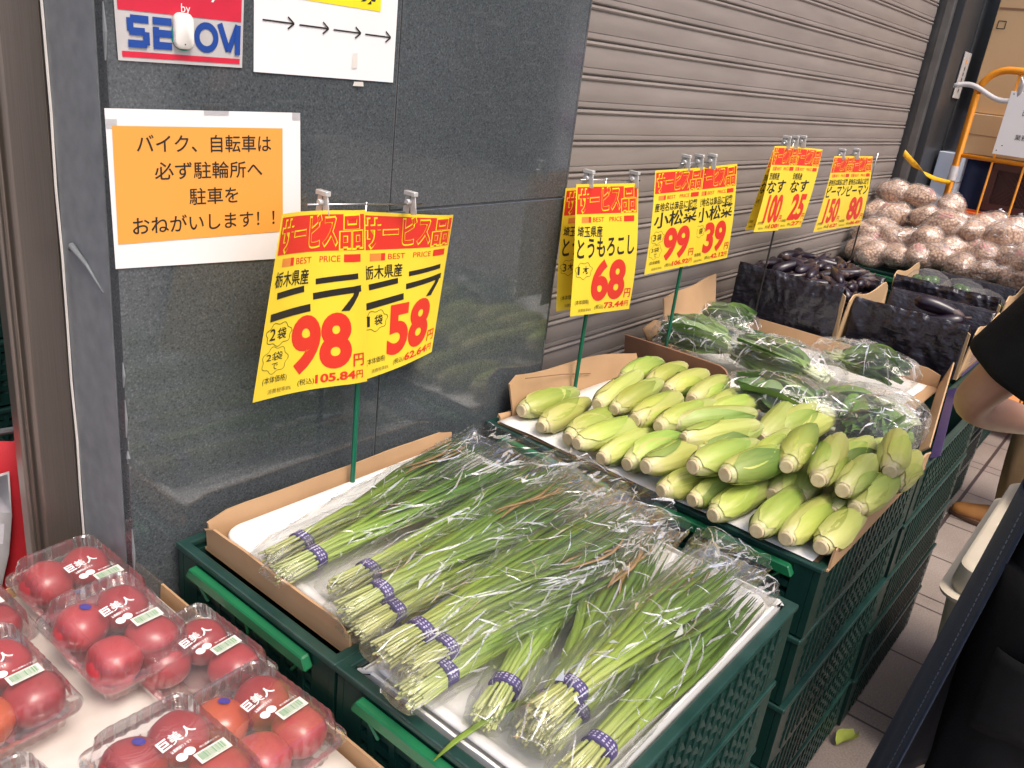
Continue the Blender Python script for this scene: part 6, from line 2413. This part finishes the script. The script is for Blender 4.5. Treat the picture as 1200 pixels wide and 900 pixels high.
def person(label, base, yaw, elbows, wrists, hair_m, top_m, leg_m, shoe_m, scale=1.0, apron=None, sole_m=None, knee_fwd=0.0, lean=0.0, step=0.0, loose=False):
    """standing figure, local +x is where it faces, z up; elbows/wrists = (left, right) in local coordinates"""
    root = thing('person', label, 'person', base, yaw)
    S = scale
    hip, chest, neck = V(0, 0, 0.93) * S, V(0.01 + lean * 0.5, 0, 1.22) * S, V(lean, 0, 1.405) * S
    head = V(lean + 0.02, 0, 1.53) * S
    J = [(hip, 0.10 * S, 0.13 * S)]
    E = []
    ch = chain(J, E, 0, [(V(0.005 + lean * 0.25, 0, 1.07) * S, 0.085 * S, 0.11 * S), (chest, 0.092 * S, 0.125 * S), (V(lean * 0.8, 0, 1.335) * S, 0.060 * S, 0.085 * S)])
    nk = chain(J, E, ch, [(neck, 0.052 * S, 0.054 * S), (V(lean + 0.01, 0, 1.455) * S, 0.055 * S, 0.056 * S), (V(lean + 0.022, 0, 1.51) * S, 0.088 * S, 0.070 * S), (V(lean + 0.012, 0, 1.575) * S, 0.095 * S, 0.076 * S), (V(lean + 0.0, 0, 1.625) * S, 0.066 * S, 0.056 * S)])
    for sgn, el, wr in ((1, elbows[0], wrists[0]), (-1, elbows[1], wrists[1])):
        sh = V(lean * 0.85, 0.165 * sgn, 1.345) * S
        el, wr = V(*el) * S, V(*wr) * S
        e = chain(J, E, ch, [(sh, 0.046 * S, 0.046 * S), (sh.lerp(el, 0.5), 0.046 * S, 0.046 * S), (sh.lerp(el, 0.90), 0.036 * S, 0.036 * S), (el.lerp(wr, 0.06), 0.034 * S, 0.034 * S), (el.lerp(wr, 0.30), 0.037 * S, 0.037 * S), (el.lerp(wr, 0.7), 0.029 * S, 0.029 * S), (wr, 0.022 * S, 0.026 * S)])
        f = (wr - el).normalized()
        up = V(0, 0, 1)
        sd = f.cross(up).normalized() * (-sgn)
        hand(J, E, wr, e, f, sd * -1, sd.cross(f) if sd.cross(f).z > 0 else -sd.cross(f), S)
    for sgn in (1, -1):
        chain(J, E, 0, [(V(0.0, 0.085 * sgn, 0.84) * S, 0.095 * S, 0.088 * S), (V(0.01, 0.092 * sgn, 0.66) * S, 0.076 * S, 0.074 * S), (V(0.015 + (step * 0.45 if sgn < 0 else 0), 0.095 * sgn, 0.47) * S, 0.057 * S, 0.056 * S), (V(0.0 + (step * 0.66 if sgn < 0 else 0), 0.097 * sgn, 0.33) * S, 0.055 * S, 0.053 * S), (V(-0.015 + (step if sgn < 0 else 0), 0.10 * sgn, 0.11) * S, 0.037 * S, 0.036 * S), (V(-0.012 + (step if sgn < 0 else 0), 0.10 * sgn, 0.06) * S, 0.038 * S, 0.036 * S), (V(0.07 + (step if sgn < 0 else 0), 0.108 * sgn, 0.035) * S, 0.030 * S, 0.038 * S), (V(0.15 + (step if sgn < 0 else 0), 0.112 * sgn, 0.028) * S, 0.020 * S, 0.036 * S)])
    skin_obj('body', J, E, M['skin'], root)
    # face: nose, ears, eyes, mouth
    hc = V(lean + 0.02, 0, 1.545) * S
    g = MB()
    g.tube([hc + V(0.078, 0, 0.018) * S, hc + V(0.098, 0, -0.012) * S, hc + V(0.088, 0, -0.026) * S], [0.007 * S, 0.013 * S, 0.010 * S], 10)
    g.build('nose', M['skin'], root, True)
    for sgn in (1, -1):
        g = MB()
        g.tube([hc + V(-0.015, 0.074 * sgn, 0.03) * S, hc + V(-0.020, 0.086 * sgn, 0.012) * S, hc + V(-0.014, 0.080 * sgn, -0.022) * S], [0.008 * S, 0.015 * S, 0.008 * S], 10, flat=0.6)
        g.build('ear', M['skin'], root, True)
        g = MB()
        c = hc + V(0.079, 0.031 * sgn, 0.014) * S
        rows = [[c + V(0.006 * math.cos(a), 0.013 * math.sin(a) * math.cos(b), 0.007 * math.sin(a) * math.sin(b)) * S for b in [2 * math.pi * q / 14 for q in range(14)]] for a in (0.1, 0.5, 0.9, 1.4)]
        g.rings(rows, True, True)
        eye = g.build('eye', M['eye'], root, True)
        g = MB()
        g.tube([c + V(0.0052, 0, 0) * S, c + V(0.0066, 0, 0) * S], 0.005 * S, 12)
        g.build('pupil', M['ink'], eye)
    g = MB()
    g.tube([hc + V(0.078, 0.022 * q, -0.052 - 0.003 * abs(q)) * S for q in (-1, -0.5, 0, 0.5, 1)], [0.002 * S, 0.005 * S, 0.0055 * S, 0.005 * S, 0.002 * S], 8)
    g.build('mouth', M['tomato'], root, True)
    # hair cap
    g = MB()
    rows = []
    for i in range(9):
        a = 0.12 + 2.15 * i / 8
        row = []
        for j in range(26):
            b = 2 * math.pi * j / 26
            k = 1.0
            face = max(0.0, math.cos(b)) ** 2
            aa = min(a, 2.15 - 1.20 * face)
            row.append(hc + V(-0.018 + 0.106 * max(0.80, math.sin(aa)) * min(1, aa / 0.9) * math.cos(b), 0.090 * max(0.82, math.sin(aa)) * min(1, aa / 0.9) * math.sin(b), 0.015 + 0.098 * math.cos(aa) + 0.003 * noise.noise(Vector((b * 3, i, 1)))) * S)
        rows.append(row)
    g.rings(rows, True, False)
    g.build('hair', hair_m, root, True)
    # shirt: torso with short sleeves down to near the elbow
    J, E = [(V(0, 0, 0.90) * S, 0.150 * S, 0.180 * S)], []
    c2 = chain(J, E, 0, [(V(0.0, 0, 0.98) * S, 0.150 * S, 0.182 * S), (V(0.005 + lean * 0.25, 0, 1.07) * S, 0.142 * S, 0.172 * S), (chest, 0.150 * S, 0.190 * S), (V(lean * 0.8, 0, 1.335) * S, 0.118 * S, 0.165 * S)])
    chain(J, E, c2, [(V(lean * 0.95, 0, 1.420) * S, 0.078 * S, 0.084 * S)])
    for sgn, el in ((1, elbows[0]), (-1, elbows[1])):
        sh = V(lean * 0.85, 0.165 * sgn, 1.345) * S
        el = V(*el) * S
        chain(J, E, c2, [(sh + V(0, 0, 0.008) * S, 0.098 * S, 0.098 * S), (sh.lerp(el, 0.40), 0.076 * S, 0.076 * S)])
        # the sleeve itself: an open tube with a clean hem near the elbow
        d_ = (el - sh).normalized()
        s_ = d_.cross(V(1, 0, 0)).normalized()
        w_ = s_.cross(d_).normalized()
        g = MB()
        rows = []
        for k in range(15):
            f = 0.04 + 0.63 * k / 14
            c_ = sh.lerp(el, f)
            row = []
            for q in range(41):
                a = 2 * math.pi * q / 40
                r_ = (0.078 - 0.013 * f + 0.0035 * math.sin(3 * a + 5 * f) + 0.003 * math.sin(7 * a - 9 * f) * f) * S
                row.append(c_ + s_ * (r_ * math.cos(a)) + w_ * (r_ * 0.95 * math.sin(a)))
            rows.append(row)
        g.sheet(rows, 0.004 if sgn > 0 else 0.004)
        g.build('sleeve', top_m, root, True)
    skin_obj('shirt', J, E, top_m, root)
    # trousers: a seat and two loose legs
    g = MB()
    g.rings([[((-0.02 + (0.135 - 0.01 * f) * math.cos(a)) * S, (0.172 + 0.008 * f) * math.sin(a) * S, (1.0 - 0.17 * f) * S) for a in [R(360) * q / 44 for q in range(44)]] for f in [k / 6 for k in range(7)]], True, True)
    g.build('trouser_seat', leg_m, root, True)
    for sgn in (1, -1):
        st = step if sgn < 0 else 0.0
        rows = []
        for k in range(18):
            f = k / 17
            z = 0.92 - 0.83 * f
            kn = st * f ** 1.2 + 0.03 * math.sin(math.pi * f) * (1.5 if st else 0.6)
            rows.append([((-0.03 + 0.012 * f + kn + (0.116 - 0.046 * f + 0.005 * math.sin(a * 5 + z * 9) * (0.4 + f)) * math.cos(a)) * S, ((0.082 + 0.02 * f) * sgn + (0.100 - 0.034 * f + 0.004 * math.sin(a * 7 - z * 14)) * math.sin(a)) * S, (z + 0.006 * math.sin(a * 3) * f) * S) for a in [R(360) * q / 44 for q in range(44)]])
        g = MB()
        g.rings(rows, True, True)
        g.build('trouser_leg', leg_m, root, True)
    # shoes
    for sgn in (1, -1):
        g = MB()
        rows = []
        for (x, w, h, z0) in ((-0.075, 0.018, 0.05, 0.012), (-0.068, 0.032, 0.105, 0.010), (-0.03, 0.040, 0.125, 0.010), (0.02, 0.042, 0.105, 0.010), (0.07, 0.045, 0.075, 0.010), (0.12, 0.048, 0.058, 0.010), (0.165, 0.043, 0.046, 0.011), (0.188, 0.028, 0.034, 0.013), (0.196, 0.010, 0.022, 0.015)):
            row = []
            for q in range(18):
                a = 2 * math.pi * q / 18
                zz = (math.sin(a) * 0.5 + 0.5)
                row.append((V(x + (step if sgn < 0 else 0), 0.105 * sgn + w * math.copysign(abs(math.cos(a)) ** 0.75, math.cos(a)) * (1 - 0.25 * zz * zz), z0 + h * zz) * S))
            rows.append(row)
        g.rings(rows, True, True)
        sh_ = g.build('shoe', shoe_m, root, True)
        g = MB()
        rows = []
        for (z, e) in ((0.0, 0.0), (0.004, 0.003), (0.020, 0.003), (0.022, -0.002)):
            row = []
            for q in range(28):
                a = 2 * math.pi * q / 28
                x = 0.060 + (0.140 + e) * math.cos(a)
                w = (0.046 + e) if math.cos(a) > 0 else (0.040 + e)
                row.append((V(x + (step if sgn < 0 else 0), 0.105 * sgn + w * math.sin(a) * (1 - 0.18 * max(0, -math.cos(a))), z) * S))
            rows.append(row)
        g.rings(rows, True, True)
        g.build('sole', sole_m or M['sole'], sh_, True, None, 50)
    return root

P1 = (1.47, -0.105)
def loc1(x, y, z):
    return (x - P1[0], y - P1[1], z)
p1 = person('person in black top and trousers with a navy denim apron, bare elbow out', (P1[0], P1[1], 0), 0.0,
            ((0.105, 0.315, 1.078), (0.10, -0.27, 1.08)), ((0.325, 0.20, 1.020), (0.33, -0.12, 1.02)), M['hair'], M['black_cloth'], M['apron'], M['black'], 1.0, lean=0.06, loose=True)
# denim apron round the front and sides, flaring towards its hem
def wrap(z, s, off=0.0):
    """apron outline at height z; s runs 0..1 round the body from the left edge, by the front, to the right edge"""
    f = (1.02 - z) / 0.72
    rx, ry = 0.165 + 0.085 * f + off, 0.188 + 0.072 * f + off
    a = R(124) - R(248) * s
    fold = 1 + 0.03 * f * math.sin(a * 9 + 1.3 * f) + 0.015 * f * math.sin(a * 17 + 2)
    return (rx * math.cos(a) * fold, ry * math.sin(a) * fold, z)
g = MB()
g.sheet([[wrap(1.02 - 0.72 * i / 26, j / 90) for j in range(91)] for i in range(27)], 0.003)
ap = g.build('apron', M['denim'], p1, True)
g = MB()
for i in range(70):
    z = 1.0 - 0.69 * i / 70
    a, b = wrap(z, 0.022, 0.0035), wrap(z - 0.006, 0.022, 0.0035)
    g.bar(a, b, 0.0016, 0.0012)
g.build('stitching', M['thread'], ap)
# loose hem of the black top over the hips
g = MB()
g.sheet([[((0.150 + 0.012 * f + 0.004 * math.sin(a * 6)) * math.cos(a), (0.178 + 0.008 * f + 0.004 * math.sin(a * 5)) * math.sin(a), 1.06 - 0.21 * f) for a in [R(360) * q / 64 for q in range(65)]] for f in [k / 10 for k in range(11)]], -0.003)
g.build('top_hem', M['black_cloth'], p1, True)
# back pocket with the top of a card in it
def seat(y, z, off):
    f = (0.92 - z) / 0.83
    u = max(-0.95, min(0.95, (y - 0.082 - 0.02 * f) / (0.100 - 0.034 * f)))
    return (-0.03 + 0.012 * f - (0.121 - 0.046 * f) * math.sqrt(1 - u * u) - off, y, z)
g = MB()
g.sheet([[seat(0.02 + 0.115 * j / 10, 0.80 - 0.14 * i / 8 - 0.015 * abs(j - 5) / 5 * (i / 8), 0.008) for j in range(11)] for i in range(9)], 0.003)
g.build('pocket', M['apron'], p1, True)
g = MB()
g.sheet([[seat(0.035 + 0.05 * j / 6, 0.835 - 0.06 * i / 4, 0.0045) for j in range(7)] for i in range(5)], 0.0012)
g.build('pocket_card', M['blue_white'], p1, True)

p2 = person('person in tan boots and khaki trousers mostly hidden behind the cream bin', (3.76, 0.215, 0), R(92), ((-0.02, 0.24, 1.07), (-0.02, -0.24, 1.07)), ((0.10, 0.22, 0.85), (0.10, -0.22, 0.85)),
            M['hair'], M['black_cloth'], M['khaki'], M['tan_leather'], 1.0, step=-0.24)
